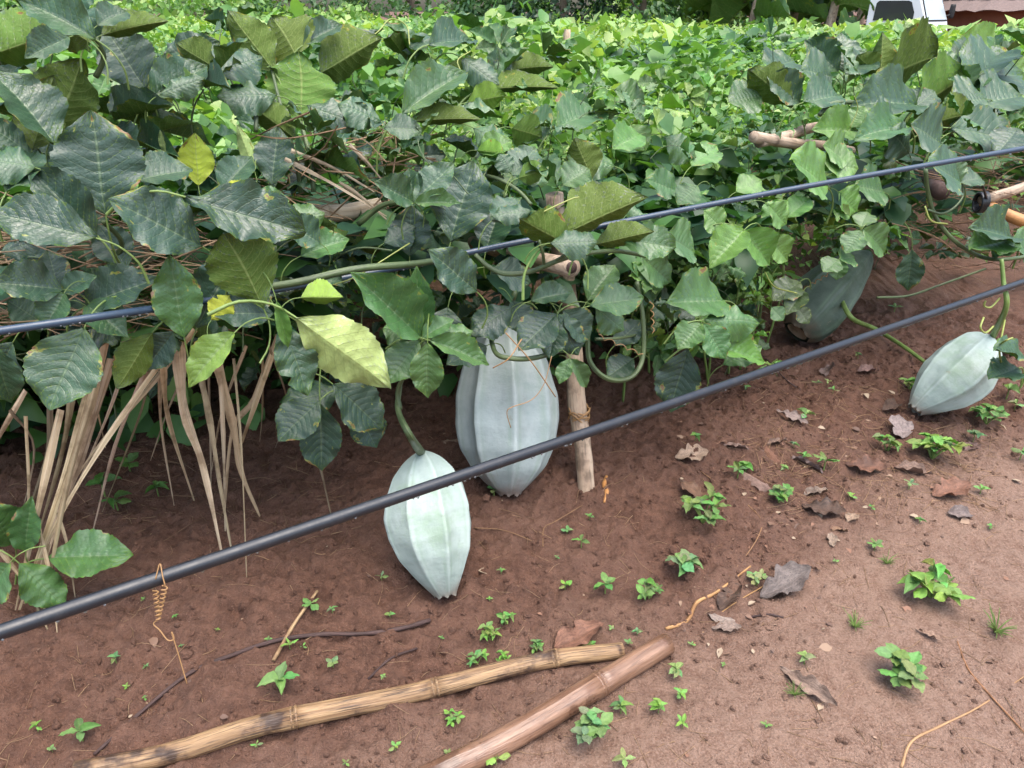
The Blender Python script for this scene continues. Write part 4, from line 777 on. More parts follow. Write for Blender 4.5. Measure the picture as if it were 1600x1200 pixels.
# ------------------------------------------------------------------ fallen dead leaves
DL = [leaf_mesh('dead_leaf_blade', 70+i, [M_DEAD], 10, 24, ov=o, serr=.12, cup=c, droop=d, wave=.075, quilt=.012, bite=2, twist=t, thick=.01, acum=.7) for i, (o, c, d, t) in enumerate([(.45, .25, .12, .4), (.5, -.3, .15, -.35), (.46, .45, -.1, .3), (.5, .2, -.18, -.5)])]
def dead(px, py, ln, ang, wr, col, label, tilt=0.0, lift=.006):
    c = gnd(px, py); z = c.y*CP+(CAM_H-c.z)*SP; L = ln/FPX*z*1.1
    a = math.radians(ang); v = Vector((math.cos(a), math.sin(a), 0))
    b = c-v*L/2; t = c+v*L/2; b.z = gz(b.x, b.y)+lift; t.z = gz(t.x, t.y)+lift+.55*tilt*L
    o = link('fallen_leaf', DL[rnd.randrange(4)], None, frame(b, t, UP+Vector((rnd.gauss(0, .15), rnd.gauss(0, .15), 0)), L*wr, .55), col); tag(o, label, 'dead leaf', 'fallen leaves on the soil')
TAN, BRN, RED, PUR, GRY = (.42, .29, .20), (.21, .115, .07), (.25, .12, .075), (.13, .078, .055), (.17, .135, .12)
for a in [(1080, 716, 55, 20, .6, TAN, 'pale tan fallen leaf just below the black pipe, left of the litter'), (1082, 776, 58, 120, .5, BRN, 'pinkish brown folded fallen leaf left of the litter patch', .1), (1205, 712, 44, 100, .5, RED, 'dark red-brown crumpled fallen leaf in mid litter', .15), (1312, 642, 85, -30, .35, (.27, .16, .13), 'long pinkish fallen leaf in the litter below the pipe'),
 (1242, 578, 42, 10, .5, BRN, 'brown fallen leaf close under the black pipe'), (1292, 582, 38, 60, .6, (.24, .17, .15), 'grey-brown curled fallen leaf close under the pipe', .2), (1355, 584, 34, 10, .5, (.27, .16, .13), 'small pinkish fallen leaf left of the slanting gourd'), (1405, 678, 48, 70, .75, (.33, .26, .24), 'upright greyish tan fallen leaf at the tip of the right gourd', .35),
 (1350, 738, 55, -15, .6, RED, 'reddish fallen leaf below the litter patch', .1), (1486, 772, 66, 15, .65, RED, 'large reddish crumpled fallen leaf on the right path', .12), (1392, 642, 40, 30, .5, PUR, 'dark fallen leaf left of the right gourd tip', .1), (1262, 726, 46, -40, .4, (.30, .22, .20), 'pale grey curled fallen leaf in the litter centre', .1),
 (1285, 802, 58, -30, .6, PUR, 'dark purple-brown fallen leaf beside a tan scrap', .1), (1330, 812, 30, 40, .6, TAN, 'small tan fallen leaf scrap near the purple one', .1), (1312, 832, 26, 10, .6, (.34, .2, .12), 'small orange-tan leaf scrap on the path'), (1226, 922, 92, 25, .5, GRY, 'large dark grey fallen leaf standing on the path', .28),
 (1140, 936, 66, 50, .45, PUR, 'dark brown rolled fallen leaf beside the bent root', .15), (1130, 968, 48, 0, .45, (.36, .28, .23), 'tan fallen leaf below the rolled brown one'), (1134, 986, 44, 5, .4, (.33, .24, .19), 'narrow tan fallen leaf at the root end'), (1262, 1074, 92, -52, .26, (.36, .25, .19), 'long pale brown fallen leaf lying on the lower path'),
 (1450, 996, 38, -55, .3, (.42, .27, .19), 'slim tan leaf scrap on the smooth path'), (905, 1000, 78, 25, .6, RED, 'glossy red-brown fallen leaf behind the long cane', .3), (705, 694, 28, 0, .5, (.34, .22, .15), 'small tan fallen leaf between the two centre gourds', .1), (1180, 752, 60, -50, .35, (.30, .19, .15), 'pale brown rolled fallen leaf left of the seedlings', .1), (1500, 806, 36, -10, .6, (.28, .22, .2), 'grey leaf scrap at right path edge'),
 (1235, 660, 44, -30, .4, (.31, .23, .2), 'pinkish grey leaf strip in the upper litter'), (1300, 850, 30, 70, .5, (.37, .27, .2), 'tan leaf flake below the purple leaf'), (1425, 742, 50, -20, .4, (.31, .20, .15), 'brown leaf strip right of the reddish leaf', .08), (1518, 700, 36, 30, .5, (.26, .16, .13), 'brown leaf flake under the right gourd'), (1215, 690, 30, 10, .5, (.33, .22, .17), 'small buff leaf flake left of mid litter'),
 (1150, 700, 34, -20, .45, (.3, .2, .16), 'buff leaf flake near the pale tan leaf'), (1275, 770, 40, 15, .45, (.36, .27, .21), 'straw coloured leaf flake above the purple leaf')]:
    dead(*a)

# ------------------------------------------------------------------ seedlings and weeds on the soil
MARKS = [('the nearest gourd tip', 692, 935), ('the largest gourd', 800, 776), ('the wooden post foot', 918, 768), ('the orange pod', 946, 765), ('the long cane, left end', 180, 1190), ('the long cane, middle node', 645, 1085), ('the long cane, right end', 970, 1022), ('the short cane node', 925, 1088), ('the short cane tip', 1042, 1018),
  ('the dark twig, left half', 300, 1052), ('the dark twig, right end', 665, 972), ('the hanging tendril', 255, 980), ('the straw stick', 465, 980), ('the bent root', 1100, 940), ('the dark grey fallen leaf', 1226, 922), ('the long pale fallen leaf', 1262, 1074), ('the reddish crumpled leaf', 1486, 772), ('the right gourd', 1490, 600), ('the shaded gourd', 1290, 500),
  ('the purple-brown leaf', 1285, 802), ('the upper large path weed', 1452, 930), ('the lower large path weed', 1404, 1060), ('the sprawling weed', 920, 1150), ('the lone stake', 885, 70), ('the split log', 1220, 212), ('the upper hose, middle', 1000, 342), ('the upper hose, right', 1250, 293), ('the stake top above the post', 866, 303), ('the orange bamboo pole', 1560, 330), ('the straw bundle foot', 120, 930)]
USED = set()
def single(base, px, py, k=0):
    c = []
    for nm, x, y in MARKS:
        dx, dy = px-x, py-y; dist = math.hypot(dx, dy); v = 'above' if dy < 0 else 'below'; h = 'left of' if dx < 0 else 'right of'
        way = h if abs(dx) > 2.2*abs(dy) else v if abs(dy) > 2.2*abs(dx) else v+' and '+h
        c.append((dist, f"{base} {'close ' if dist < 60 else 'well ' if dist > 140 else ''}{way} {nm}"))
    for _, t in sorted(c):
        if t not in USED: USED.add(t); return t
    return base
SP_LEAF = SLEAF
def weed(px, py, size, kind, label, group=None, col=None, name='seedling'):
    c = gnd(px, py); z = c.y*CP+(CAM_H-c.z)*SP; S = size/FPX*z
    root = empty(name, c, label, 'weed', group); R = random.Random(int(px*31+py*7)); col = col or R.choice([(0.17, 0.31, 0.08), (0.20, 0.35, 0.07), (0.16, 0.28, 0.10), (0.23, 0.34, 0.12), (0.15, 0.28, 0.07)]); WK = R.uniform(.68, 1.25); VR = R.sample(range(4), 2)
    def lf(o, az, el, L, w=.55):
        v = Vector((math.cos(az)*math.cos(el), math.sin(az)*math.cos(el), math.sin(el))); N = UP+Vector((R.gauss(0, .25), R.gauss(0, .25), 0))
        link('leaf', SP_LEAF[R.choice(VR)], root, frame(o, o+v*L, N, L*w*WK), tuple(x*R.uniform(.75, 1.25) for x in col))
    if kind == 'tiny':
        h = S*.35; a = R.uniform(0, 6.28); top = c+UP*h
        for k in range(2): lf(top, a+k*3.14, .35, S*.5, .6)
        lf(top+UP*S*.05, a+1.57, .6, S*.42, .6); lf(top+UP*S*.05, a+4.7, .5, S*.36, .6)
        link('stem', MB().tube([c-UP*.004, c+UP*h*.5, top], [S*.03, S*.025], 5).mesh('weed_stem', M_STEM2), root)
    elif kind == 'four':
        h = S*.4; a = R.uniform(0, 6.28); top = c+UP*h
        nk = R.choice((3, 4, 4, 5))
        for k in range(nk): lf(top+UP*R.uniform(0, S*.08), a+k*6.283/nk+R.gauss(0, .3), R.uniform(.1, .5), S*R.uniform(.42, .58), .62)
        lf(top, a+.8, .9, S*.3, .5)
        link('stem', MB().tube([c-UP*.004, c+UP*h*.5, top], [S*.03, S*.025], 5).mesh('weed_stem', M_STEM2), root)
    elif kind in ('bush', 'sprawl'):
        ns = 3 if kind == 'bush' else 5
        for s in range(ns):
            a0 = s*6.283/ns+R.uniform(-.5, .5); rad = S*(R.uniform(.12, .28) if kind == 'bush' else R.uniform(.15, .42)); h = S*R.uniform(.25, .5)
            top = c+Vector((math.cos(a0)*rad, math.sin(a0)*rad, h))
            link('stem', MB().tube([c-UP*.004, c.lerp(top, .5)+UP*S*.05, top], [S*.022, S*.018], 5).mesh('weed_stem', M_STEM2), root)
            for k in range(5): lf(c.lerp(top, .75+.25*k/4), a0+k*2.4, R.uniform(.0, .55), S*R.uniform(.22, .36), .6)
    elif kind == 'grass':
        mb = MB()
        for k in range(26):
            a0 = R.uniform(0, 6.28); l = S*R.uniform(.3, .6); v = Vector((math.cos(a0)*.8, math.sin(a0)*.8, R.uniform(.3, 1)))
            mb.tube([c, c+v*l*.5+UP*l*.1, c+v*l], [S*.018, S*.008], 4, False, sub=2)
        link('blade_tuft', mb.mesh('blade_tuft', M_STEM2), root); 
    return root
G1 = 'tiny seedlings dotted over the soil'
for x, y, s in [(182,1036,28),(199,1077,16),(61,1146,28),(82,1174,16),(487,952,38),(520,962,20),(420,1003,14),(453,1014,30),(474,1014,16),(520,1038,28),(402,1168,20),(597,912,22),(610,970,18),(224,938,10),(275,968,12),(284,1012,10),(228,1042,14),(227,1092,12),(883,920,28),(886,832,20),(921,812,18),(600,1068,14),(618,1172,24),(541,1196,18),(995,992,18),(981,1012,16),(1196,1137,20),(1436,818,18),(1276,602,18),(1292,604,16),(1166,608,16),(1086,692,26),(1396,492,24),(1411,434,24),(1255,720,26),(1531,772,26),(783,902,16),(765,938,12),(848,1108,14),(700,1180,16),(660,900,12),(690,1000,12),(340,985,10),(1080,1010,14),(1130,1040,12),(1330,780,18),(1360,800,16),(1225,735,20),(1020,1020,12),(955,985,14),(1240,700,18),(1300,620,18),(1340,560,16),(870,880,12),(1305,880,12),(1545,830,16),(1585,640,26)]:
    weed(x, y, s, 'tiny', single('tiny green seedling', x, y), G1)
for a in [(130, 1158, 50, 'four', 'four-leaved seedling at the end of the dark twig, lower left'), (441, 1090, 56, 'four', 'four-leaved seedling touching the long cane from behind'), (908, 858, 32, 'four', 'small four-leaved seedling right of the nearest gourd'), (945, 931, 42, 'four', 'four-leaved seedling left of the bushy weeds'), (775, 1194, 46, 'four', 'round-leaved seedling against the short cane at the bottom edge'), (974, 1196, 34, 'four', 'round-leaved seedling at the bottom edge under the sprawling weed'),
  (970, 1114, 34, 'four', 'seedling just right of the short cane end'), (1056, 1058, 34, 'four', 'upper of two seedlings right of the short cane tip'), (1062, 1092, 28, 'four', 'lower of two seedlings right of the short cane tip'), (1028, 1118, 34, 'four', 'two-leaved seedling right of the short cane middle'), (1066, 1138, 28, 'four', 'seedling at lower centre beyond the sprawling weed'), (1256, 1038, 30, 'four', 'seedling growing through the long pale fallen leaf'), (1366, 860, 28, 'four', 'lone seedling in the middle of the path'),
  (1152, 748, 36, 'four', 'seedling by the pale rolled leaf'), (1287, 734, 40, 'four', 'seedling in the litter below the pipe'), (1256, 658, 32, 'four', 'seedling cluster in upper litter'), (1572, 624, 38, 'four', 'seedling right of the slanting gourd'), (1592, 722, 32, 'four', 'seedling at the right edge of the path'), (772, 782, 26, 'four', 'seedling at the tip of the largest gourd'), (1165, 735, 30, 'four', 'seedling left of mid litter'), (1418, 770, 26, 'four', 'seedling above the reddish leaf'), (1520, 690, 30, 'four', 'seedling below the right gourd')]:
    weed(*a, 'larger seedlings on the soil')
for a in [(1015, 938, 56, 'bush', 'bright bushy weed left of the bent root'), (1064, 894, 66, 'bush', 'rounded bushy weed above the bent root'), (710, 1128, 40, 'bush', 'compact bushy weed between the two canes'), (766, 998, 50, 'bush', 'bushy weed above the long cane, taller of the pair'), (790, 975, 38, 'bush', 'serrated weed behind the taller bushy one'), (745, 1034, 42, 'bush', 'weed touching the long cane at its middle'), (786, 1036, 36, 'bush', 'low weed behind the long cane'), (838, 1024, 34, 'bush', 'low weed at the long cane node'), (918, 1012, 30, 'bush', 'low weed in front of the red-brown leaf'),
  (922, 1152, 74, 'sprawl', 'sprawling bright weed beside the short cane'), (1098, 816, 84, 'sprawl', 'sprawling weed left of the path litter'), (1182, 914, 46, 'bush', 'weed beside the dark grey fallen leaf'), (1452, 936, 94, 'sprawl', 'large weed on the right path, upper one'), (1404, 1064, 88, 'sprawl', 'large weed on the right path, lower one'), (1456, 716, 84, 'sprawl', 'leafy weed below the slanting right gourd'), (1386, 704, 50, 'bush', 'weed beside the upright greyish leaf'), (1216, 790, 58, 'bush', 'weed by the dark purple fallen leaf'), (1420, 610, 40, 'bush', 'weed behind the tip of the right gourd'), (1540, 665, 50, 'sprawl', 'creeping weed right of the slanting gourd'), (1560, 555, 60, 'bush', 'leafy weed behind the stalk of the right gourd')]:
    weed(*a, 'bushy weeds on the soil', None, 'weed_plant')
for a in [(1335, 980, 50, 'grass', 'small grass tuft in the middle of the path'), (1556, 988, 66, 'grass', 'feathery grass tuft on the right path'), (1240, 1090, 42, 'grass', 'grass tuft at the end of the long pale leaf'), (1385, 880, 36, 'grass', 'pale grass tuft above the large weed')]:
    weed(*a, 'grass tufts on the path', None, 'grass_tuft')
for x, y, s in [(205, 742, 44), (165, 778, 56), (248, 776, 40), (185, 800, 46)]:
    weed(x, y, s, 'four', single('round-leaved shaded clover seedling', x, y), 'clover seedlings under the straw', (0.08, 0.19, 0.03))

# ------------------------------------------------------------------ leafy field behind the trellis: uncountable
LT1 = np.array([(0,0,0),(-.28,.3,.07),(0,.32,0),(.28,.3,.07),(-.26,.6,.04),(0,.64,-.03),(.26,.6,.04),(0,1,-.14)], float)
LF1 = np.array([(0,2,1),(0,3,2),(1,2,5),(1,5,4),(2,3,6),(2,6,5),(4,5,7),(5,6,7)])
LT2 = np.array([(0,0,0),(-.27,.45,.06),(0,.5,0),(.27,.45,.06),(0,1,-.1)], float); LF2 = np.array([(0,2,1),(0,3,2),(1,2,4),(2,3,4)])
def leaf_cloud(name, P, size, nrm, tint, T, F, m):
    n = len(P); nrm = nrm/np.linalg.norm(nrm, axis=1, keepdims=True)
    a = rng.normal(size=(n, 3)); y = a - nrm*(a*nrm).sum(1, keepdims=True); y /= np.linalg.norm(y, axis=1, keepdims=True); x = np.cross(y, nrm)
    w = rng.uniform(.8, 1.25, n)[:, None, None]; cz = rng.uniform(.3, 2.0, n)[:, None, None]
    V = (T[None, :, 0:1]*x[:, None]*w + T[None, :, 1:2]*y[:, None] + T[None, :, 2:3]*nrm[:, None]*cz)*size[:, None, None] + P[:, None]
    k = len(T); FF = (F[None]+(np.arange(n)*k)[:, None, None]).reshape(-1, 3)
    return np_mesh(name, V.reshape(-1, 3), FF, m, tint=np.repeat(tint, k, 0))
PALF = np.array([(.045,.11,.045),(.075,.17,.055),(.115,.245,.065),(.17,.32,.08),(.24,.39,.105),(.35,.46,.15)])
def canopy_h(x, y):
    r = np.hypot(x, y); k = 1-.72*sstep(6, 12, r); return 0.74 + 0.034*np.clip(r-3, 0, 10) + k*(0.8*vnoise(x*.9, y*.9, 21) + .62*vnoise(x*2.4, y*2.4, 22))
def field(name, label, n, r0, r1, size, T, F, start, lowfrac, bright, spread=.75):
    r = np.sqrt(rng.uniform(r0*r0, r1*r1, n)); a = rng.uniform(-spread, spread, n); x, y = r*np.sin(a), r*np.cos(a)
    d = offs(x, y); s = start(x)
    k = (d < s) & ((a < .345) | (r < 16.2)); x, y, d, r, s = x[k], y[k], d[k], r[k], s[k]; n = len(x)
    h = canopy_h(x, y)*sstep(-.25, .2, s-d); dep = rng.uniform(0, 1, n)
    z = h*np.where(rng.uniform(0, 1, n) < lowfrac, dep, 1-.30*dep**1.5) + rng.uniform(0, .12, n)**1.0 + hmacro(x, y)
    pat = vnoise(x*.7+40, y*.7, 23)*3.6 + vnoise(x*3, y*3, 24)*1.4 + rng.normal(0, .6, n) + bright
    ci = np.clip(2.5+pat*1.5, 0, 5).astype(int); tint = PALF[ci]*rng.uniform(.8, 1.2, (n, 1))
    nr = rng.normal(0, .75, (n, 3)); nr[:, 2] = np.abs(nr[:, 2])+.45
    S = rng.uniform(size[0], size[1], n)*(.62+1.1*sstep(-.12, .16, vnoise(x*.8, y*.8, 27)))
    o = link(name, leaf_cloud(name, np.stack([x, y, z], 1), S, nr, tint, T, F, M_FIELD)); tag(o, label, 'weeds', kind='stuff'); return o
st = lambda x: np.where(x < .1, -.75, np.where(x > 1.15, -1.15, -.45))
field('field_weeds', 'mass of bright leafy weeds close behind the trellis', 21000, 2.6, 5.2, (.05, .11), LT1, LF1, st, .5, .25)
field('field_weeds', 'green leafy field stretching behind the trellis', 30000, 5.0, 10.5, (.06, .16), LT1, LF1, st, .2, .45)
field('field_weeds', 'far bright weeds at the back of the field', 52000, 10, 22, (.08, .2), LT2, LF2, st, .15, 1.1)  # far haze is put into the colour: paler leaf tints than nearer

def spires(name, label, n, r0, r1, per, L, size, bright):      # upright shoots rising out of the field, too many to count
    r = np.sqrt(rng.uniform(r0*r0, r1*r1, n)); a = rng.uniform(-.75, .75, n); x, y = r*np.sin(a), r*np.cos(a); k = (offs(x, y) < st(x)-.25) & ((a < .345) | (r < 13)); x, y = x[k], y[k]; n = len(x)
    f = np.tile(np.linspace(0, 1, per), n); X = np.repeat(x, per)+rng.normal(0, .025, n*per); Y = np.repeat(y, per)+rng.normal(0, .025, n*per)
    Z = np.repeat(canopy_h(x, y)+hmacro(x, y)-.08, per)+f*np.repeat(rng.uniform(L[0], L[1], n), per)
    nr = rng.normal(0, .8, (n*per, 3)); nr[:, 2] = np.abs(nr[:, 2])+.3; ci = np.clip(np.repeat(rng.normal(3.2+bright, 1.1, n), per)+rng.normal(0, .4, n*per), 0, 5).astype(int)
    o = link(name, leaf_cloud(name, np.stack([X, Y, Z], 1), rng.uniform(*size, n*per)*(1.25-.6*f), nr, PALF[ci], LT1, LF1, M_FIELD)); tag(o, label, 'weeds', kind='stuff')
spires('field_shoots', 'upright leafy shoots rising from the near field', 260, 3, 7, 12, (.12, .38), (.05, .11), 0)
spires('field_shoots', 'upright leafy shoots rising from the far field', 650, 7, 19, 10, (.10, .34), (.06, .14), .6)  # paler tints here too carry the far haze in the colour

def thicket(n):                        # pale far-off scrub closing the field, one mass
    a = rng.uniform(-.75, .34, n); r = rng.uniform(22.2, 24.5, n); x, y = r*np.sin(a), r*np.cos(a); top = 1.75+.9*vnoise(a*14, a*0, 61)+.5*vnoise(a*45, a*0, 62)
    z = top*rng.uniform(0, 1, n)**.7; nr = rng.normal(0, .7, (n, 3)); nr[:, 1] -= .5; nr[:, 2] += .4
    ci = np.clip(3.4+3.0*vnoise(a*9+3, a*0, 63)+rng.normal(0, .8, n), 0, 5).astype(int)
    o = link('far_scrub', leaf_cloud('far_scrub', np.stack([x, y, z], 1), rng.uniform(.12, .26, n), nr, PALF[ci], LT2, LF2, M_FIELD)); tag(o, 'pale green scrub along the far edge of the field', 'scrub', kind='stuff')
thicket(15000)

# upright herbs that can be told apart in the gap between the vines
HERB_G = 'bright upright weeds between the vines'
def herb(px, py, d, H, col, label, n=6, L=.085):
    t = rowp(px, py, d); b = Vector((t.x+rnd.gauss(0, .05), t.y+rnd.gauss(0, .05), 0)); b.z = gz(b.x, b.y)-.01
    root = empty('leafy_weed', b, label, 'weed', HERB_G)
    mid = b.lerp(t, .5)+Vector((rnd.gauss(0, .03), rnd.gauss(0, .03), 0))
    link('stem', MB().tube([b, mid, t], [.006, .005, .0025], 6).mesh('herb_stem', M_STEM2), root)
    a = rnd.uniform(0, 6.28)
    for k in range(n):
        f = 1-.5*(k/n)**1.2; o = mid.lerp(t, max(0, f*2-1)); a += 1.45
        for s in (0, math.pi):
            l = L*(.6+.55*k/n)*rnd.uniform(.8, 1.2); el = .65-.8*k/n+rnd.gauss(0, .15); az = a+s+rnd.gauss(0, .2)
            v = Vector((math.cos(az)*math.cos(el), math.sin(az)*math.cos(el), math.sin(el)))
            link('leaf', SLEAF[rnd.randrange(4)], root, frame(o, o+v*l, UP+v*-.3, l*.52), jit(col, .2))
def near(px, py):
    return ('under the upper hose' if py > 300 else 'above the upper hose') + (' left of the split log' if px < 1150 else ' beside the split log')
for px in np.arange(860, 1260, 34):
    for py in (150, 190, 235, 285, 340, 395):
        x = px+rnd.uniform(-16, 16); y = py+rnd.uniform(-18, 18)
        if y > 330 and x < 1000: continue
        dd = -.35-(400-y)/400*1.6+rnd.uniform(-.15, .15)
        herb(x, y, dd, 1, rnd.choice([BG, BG, LG, MG]), single('upright bright paired-leaf weed', x, y), 5, rnd.uniform(.065, .10))

# ------------------------------------------------------------------ far background: trees, bananas, hut, parked truck
M_BARK = plain('bark', (.16, .12, .09), .9, nscale=12, bump=.6)
def zdist(px, z, h=0.0): r = ray(px, 15); return Vector((r.x/r.y*z, z, h))
def bgtree(px, z, R, H, z0, cols, label, n=5200, size=.19, name='broadleaf_tree'):
    c = zdist(px, z); root = empty(name, c, label, 'tree', 'trees behind the field')
    mb = MB(); mb.tube([c, c+Vector((.1, 0, H*.3)), c+Vector((-.05, 0, H*.6))], [.14, .10, .05], 8)
    for k in range(5):
        a = k*1.3; mb.tube([c+UP*H*(.2+.08*k), c+Vector((math.cos(a)*R*.5, math.sin(a)*R*.5, H*(.35+.08*k)))], [.05, .02], 6)
    link('trunk', mb.mesh('trunk', M_BARK), root)
    ph = rng.uniform(0, 6.283, n); u = rng.uniform(-1, 1, n); rr = rng.uniform(.55, 1.0, n)**.6
    zz = z0 - 1.2
    X = np.stack([np.sqrt(1-u*u)*np.cos(ph)*R*rr, np.sqrt(1-u*u)*np.sin(ph)*R*rr, zz+(u*rr+1)/2*(H-zz)], 1); X = X[X[:, 2] > .1]
    k = vnoise(X[:, 0]*1.8+px, X[:, 2]*1.8, 41)+vnoise(X[:, 1]*1.8, X[:, 2]*1.8+5, 42)*.6 > -.26; X = X[k]; n = len(X)
    tint = np.array(cols)[rng.integers(0, len(cols), n)]*rng.uniform(.7, 1.3, (n, 1)); nr = X*np.array([1/R, 1/R, .3])+rng.normal(0, .6, (n, 3)); nr[:, 2] += .4
    link('crown', leaf_cloud('crown', X+np.array(c), rng.uniform(.6, 1.3, n)*size, nr, tint, LT2, LF2, M_FIELD), root)
DK = [(.018, .045, .022), (.028, .065, .03), (.04, .085, .04)]; MD = [(.06, .14, .05), (.09, .18, .06), (.12, .22, .08)]; PL = [(.16, .26, .10), (.20, .30, .13), (.12, .22, .08)]
for a in [(-60, 24, 3.2, 5, .2, PL, 'pale hedge tree at the far left corner'), (120, 26, 3.2, 4.5, .2, PL, 'pale leafy tree behind the tall left leaves'), (300, 25, 3.0, 4.5, .2, PL, 'pale airy tree right of the upper left leaves'), (455, 24, 2.2, 4.2, .2, MD, 'green tree above the olive leaves'), (640, 26, 2.2, 5, .3, MD, 'hazy grey-green tree left of the dark one'), (780, 22, 1.3, 4, .3, MD, 'small tree left of the dark dense tree'),
   (875, 21, 1.5, 4.5, .5, DK, 'dark dense tree above the lone stake', 7000, .15), (1000, 20, 1.1, 4.2, .3, MD, 'feathery green tree right of the dark one'), (1075, 23, 1.0, 4.0, .3, MD, 'slim pale green tree at top centre right'), (1275, 24, 3.2, 6, .3, DK, 'dark tree behind the banana plants', 9000, .22)]: bgtree(*a)
def banana(px, z, label, seed):
    R = random.Random(seed); c = zdist(px, z); root = empty('banana_plant', c, label, 'banana plant', 'banana plants by the truck')
    link('trunk', MB().tube([c, c+UP*1.0, c+Vector((.08, 0, 2.1))], [.15, .12, .08], 10).mesh('banana_trunk', M_POST), root)
    for k in range(8):
        a = k*.785+R.uniform(-.3, .3); b = c+UP*R.uniform(1.3, 2.1); v = Vector((math.cos(a), math.sin(a), R.uniform(-.5, .6))); t = b+v*R.uniform(1.2, 1.7)
        link('leaf', LEAF[R.choice([1, 3, 7])], root, frame(b, t, UP, R.uniform(.38, .55)), R.choice([D2, D3, MG]))
for i, (px, z) in enumerate([(1130, 21), (1178, 19.5), (1240, 20), (1300, 19), (1345, 20.5)]):
    banana(px, z, ['leftmost dark banana plant at the back of the field', 'banana plant second from left with dark trunk', 'banana plant with pale leaf in the middle of the row', 'banana plant second nearest the white truck', 'banana plant right behind the white truck cab'][i], i)

M_WHITE = plain('white_paint', (.78, .79, .80), .35, nscale=6, namt=.06, bump=0); M_GLASS = plain('dark_glass', (.035, .04, .045), .12, nscale=4, bump=0); M_GLASS_SKY = plain('windscreen', (.42, .47, .48), .12, nscale=3, namt=.1, bump=0)  # windscreen: pale sky reflection is put into its base colour
M_RUB = plain('black_rubber', (.02, .02, .02), .7)
def truck():
    c = zdist(1416, 17.2); root = empty('parked_truck', c, 'white truck cab parked beyond the field by the thatched hut', 'truck'); ang = math.radians(-46)
    M = Matrix.Translation(c+Vector((0, 0, .14))) @ Matrix.Rotation(ang, 4, 'Z') @ Matrix.Diagonal((.86, .86, .9, 1))      # +X forward, cab corner near the origin
    def prism(name, poly, y0, y1, m, par=root):
        n = len(poly); mb = MB(); mb.add([(x, y0, z) for x, z in poly]+[(x, y1, z) for x, z in poly], [tuple(range(n)), tuple(range(2*n-1, n-1, -1))]+[(i, i+n, (i+1) % n+n, (i+1) % n) for i in range(n)]); 
        me = mb.mesh(name, m, False); o = link(name, me, par, M)
        bm = o.modifiers.new('bevel', 'BEVEL'); bm.width = .025; bm.segments = 2; return o
    prism('cab', [(.0, .45), (.55, .45), (.62, .9), (.50, 1.36), (.26, 1.86), (.10, 1.92), (-.82, 1.92), (-.90, 1.84), (-.90, .45)], 0, 1.4, M_WHITE)
    w = MB(); w.add([(-.74, -.012, 1.38), (.20, -.012, 1.38), (.20, -.012, 1.55), (.10, -.012, 1.76), (.02, -.012, 1.79), (-.66, -.012, 1.79), (-.72, -.012, 1.74)], [(0, 1, 2, 3, 4, 5, 6)]); link('side_window', w.mesh('side_window', M_GLASS, False), root, M)
    nx_, nz_ = .9*.02, .43*.02
    p0, p1 = (.485+nx_, 1.39+nz_), (.275+nx_, 1.83+nz_)
    w = MB(); w.add([(p0[0]+.01-.008, .03, p0[1]-.035), (p0[0]+.01-.008, 1.37, p0[1]-.035), (p1[0]-.01-.008, 1.31, p1[1]+.03), (p1[0]-.01-.008, .08, p1[1]+.03)], [(0, 1, 2, 3)]); link('windscreen_seal', w.mesh('windscreen_seal', M_RUB, False), root, M)
    w = MB(); w.add([(p0[0], .07, p0[1]), (p0[0], 1.33, p0[1]), (p1[0], 1.27, p1[1]), (p1[0], .12, p1[1])], [(0, 1, 2, 3)]); link('windscreen', w.mesh('windscreen', M_GLASS_SKY, False), root, M)
    w = MB().tube([(.35, 1.38, 1.45), (.5, 1.52, 1.5), (.5, 1.56, 1.55)], .018, 6).tube([(.5, 1.56, 1.42), (.5, 1.56, 1.72)], [.06, .07, .06], 8); link('wing_mirror', w.mesh('wing_mirror', M_RUB), root, M)
    prism('flatbed', [(-3.4, .55), (-1.05, .55), (-1.05, 1.0), (-3.4, 1.0)], 0, 1.65, M_WHITE)
    for x in (.1, -2.6):
        for y in (.1, 1.55):
            link('wheel', MB().tube([(x, y-.1, .17), (x, y+.1, .17)], .32, 20, True, sub=2).mesh('wheel', M_RUB), root, M)
truck()
M_MUD = plain('red_mud_wall', (.33, .13, .085), .9, nscale=5, namt=.35, bump=.5); M_THATCH = plain('thatch', (.24, .175, .155), .95, nscale=22, namt=.5, bump=.9)
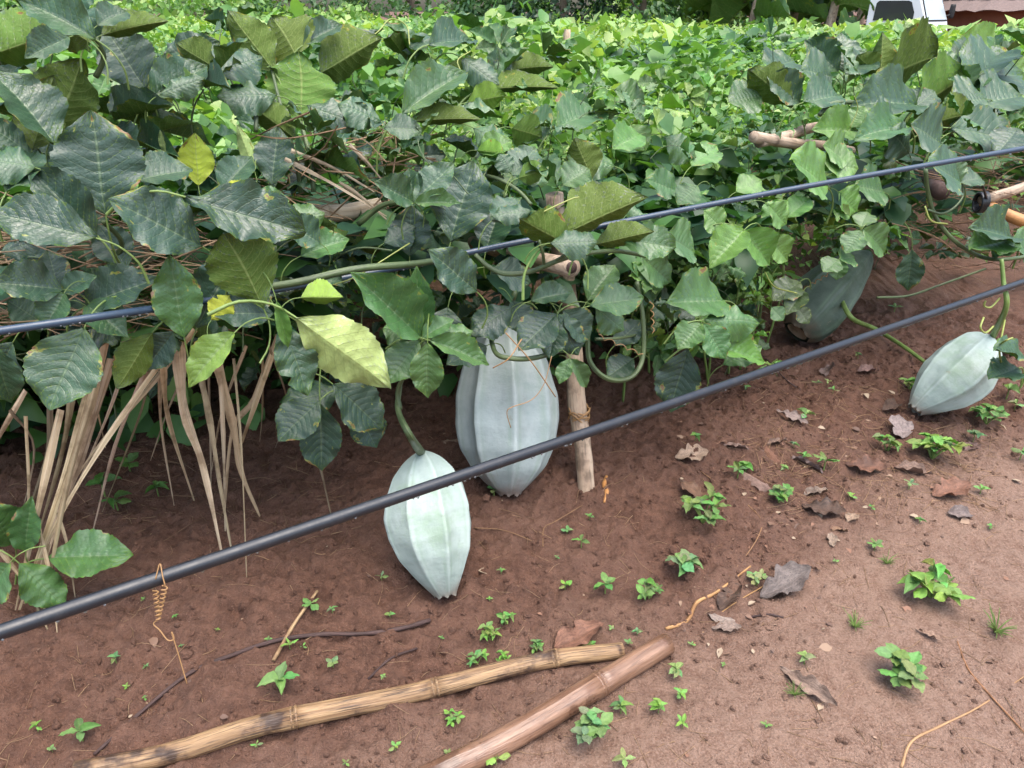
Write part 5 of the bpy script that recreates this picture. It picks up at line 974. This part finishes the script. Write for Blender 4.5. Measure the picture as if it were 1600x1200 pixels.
def hut():
    c = zdist(1610, 22.5); root = empty('thatched_hut', c, 'round red mud hut with grey-brown thatched roof at upper right', 'hut'); R = 2.55; n = 40
    mb = MB(); vs = [(c.x+R*math.cos(2*math.pi*i/n), c.y+R*math.sin(2*math.pi*i/n), z) for z in (-.1, 1.62) for i in range(n)]
    mb.add(vs, [(i, (i+1) % n, n+(i+1) % n, n+i) for i in range(n)]); link('wall', mb.mesh('wall', M_MUD), root)
    mb = MB(); rr = random.Random(2)
    for ly in range(9):                                          # courses of thatch, each overlapping the one below
        f0, f1 = ly/9, (ly+1.5)/9; r0 = (R+.45)*(1-f0)+.02; r1 = max(.02, (R+.45)*(1-f1)); z0 = 1.50+f0*2.5+.05; z1 = 1.50+min(1.05, f1)*2.5; m = 90
        vs = [(c.x+r0*math.cos(6.2832*i/m), c.y+r0*math.sin(6.2832*i/m), z0+rr.uniform(-.05, .04)) for i in range(m)]+[(c.x+r1*math.cos(6.2832*i/m), c.y+r1*math.sin(6.2832*i/m), z1) for i in range(m)]
        mb.add(vs, [(i, (i+1) % m, m+(i+1) % m, m+i) for i in range(m)])
        vs2 = [vs[i] for i in range(m)]+[(c.x+(r0-.12)*math.cos(6.2832*i/m), c.y+(r0-.12)*math.sin(6.2832*i/m), z0) for i in range(m)]; mb.add(vs2, [(i, m+i, m+(i+1) % m, (i+1) % m) for i in range(m)])
    link('roof', mb.mesh('roof', M_THATCH, False), root)
hut()

# leaves overhead on the trellis that no one could pick apart from here: added to block the sky and deepen the shade
def overhead(vine, s0, s1, d0, d1, n, zr, size):
    s = rng.uniform(s0, s1, n); d = rng.uniform(d0, d1, n); P = np.stack([ROWQ.x+ROWU.x*s+ROWN.x*d, ROWQ.y+ROWU.y*s+ROWN.y*d, rng.uniform(*zr, n)], 1)
    nr = rng.normal(0, .35, (n, 3)); nr[:, 2] = 1; tint = np.array([D1, D2, D3, MG])[rng.integers(0, 4, n)]
    o = link('shade_foliage', leaf_cloud('shade_foliage', P, rng.uniform(*size, n), nr, tint, LT1, LF1, M_FIELD), vine); o['kind'] = 'stuff'
overhead(vine_l, -2.6, -.3, -1.6, .02, 650, (.78, 1.05), (.14, .22)); overhead(vine_c, -.3, .75, -1.1, 0, 330, (.72, .98), (.12, .18)); overhead(vine_r, 1.2, 2.8, -1.8, -.2, 420, (.7, 1.0), (.12, .18))
overhead(vine_l, -2.6, -.3, -1.9, -1.0, 500, (.05, .9), (.12, .2)); overhead(vine_c, -.4, .8, -1.3, -.7, 260, (.05, .8), (.12, .2))  # back curtain of leaves, added to darken the space under the trellis

# flakes of dead leaf trodden into the soil: uncountable
def flakes():
    R = np.random.default_rng(77); P = []
    for n, (x0, y0, x1, y1) in ((90, (0, 640, 1600, 1200)), (150, (1060, 590, 1600, 860)), (35, (1050, 880, 1300, 1050))):
        for _ in range(n): q_ = gnd(R.uniform(x0, x1), R.uniform(y0, y1), .004); P.append(tuple(q_))
    P = np.array(P); n = len(P); nr = R.normal(0, .28, (n, 3)); nr[:, 2] = 1
    tint = np.array([(.30, .19, .13), (.20, .11, .075), (.38, .28, .20), (.14, .08, .06), (.26, .13, .085)])[R.integers(0, 5, n)]
    o = link('leaf_flakes', leaf_cloud('leaf_flakes', P, .008+.034*R.uniform(0, 1, n)**2.2, nr, tint, LT1, LF1, M_FLAKE)); tag(o, 'small brown flakes of dead leaf trodden into the soil', 'litter', kind='stuff')
M_FLAKE = tint_leaf_material('leaf_flake', .7, .05); flakes()
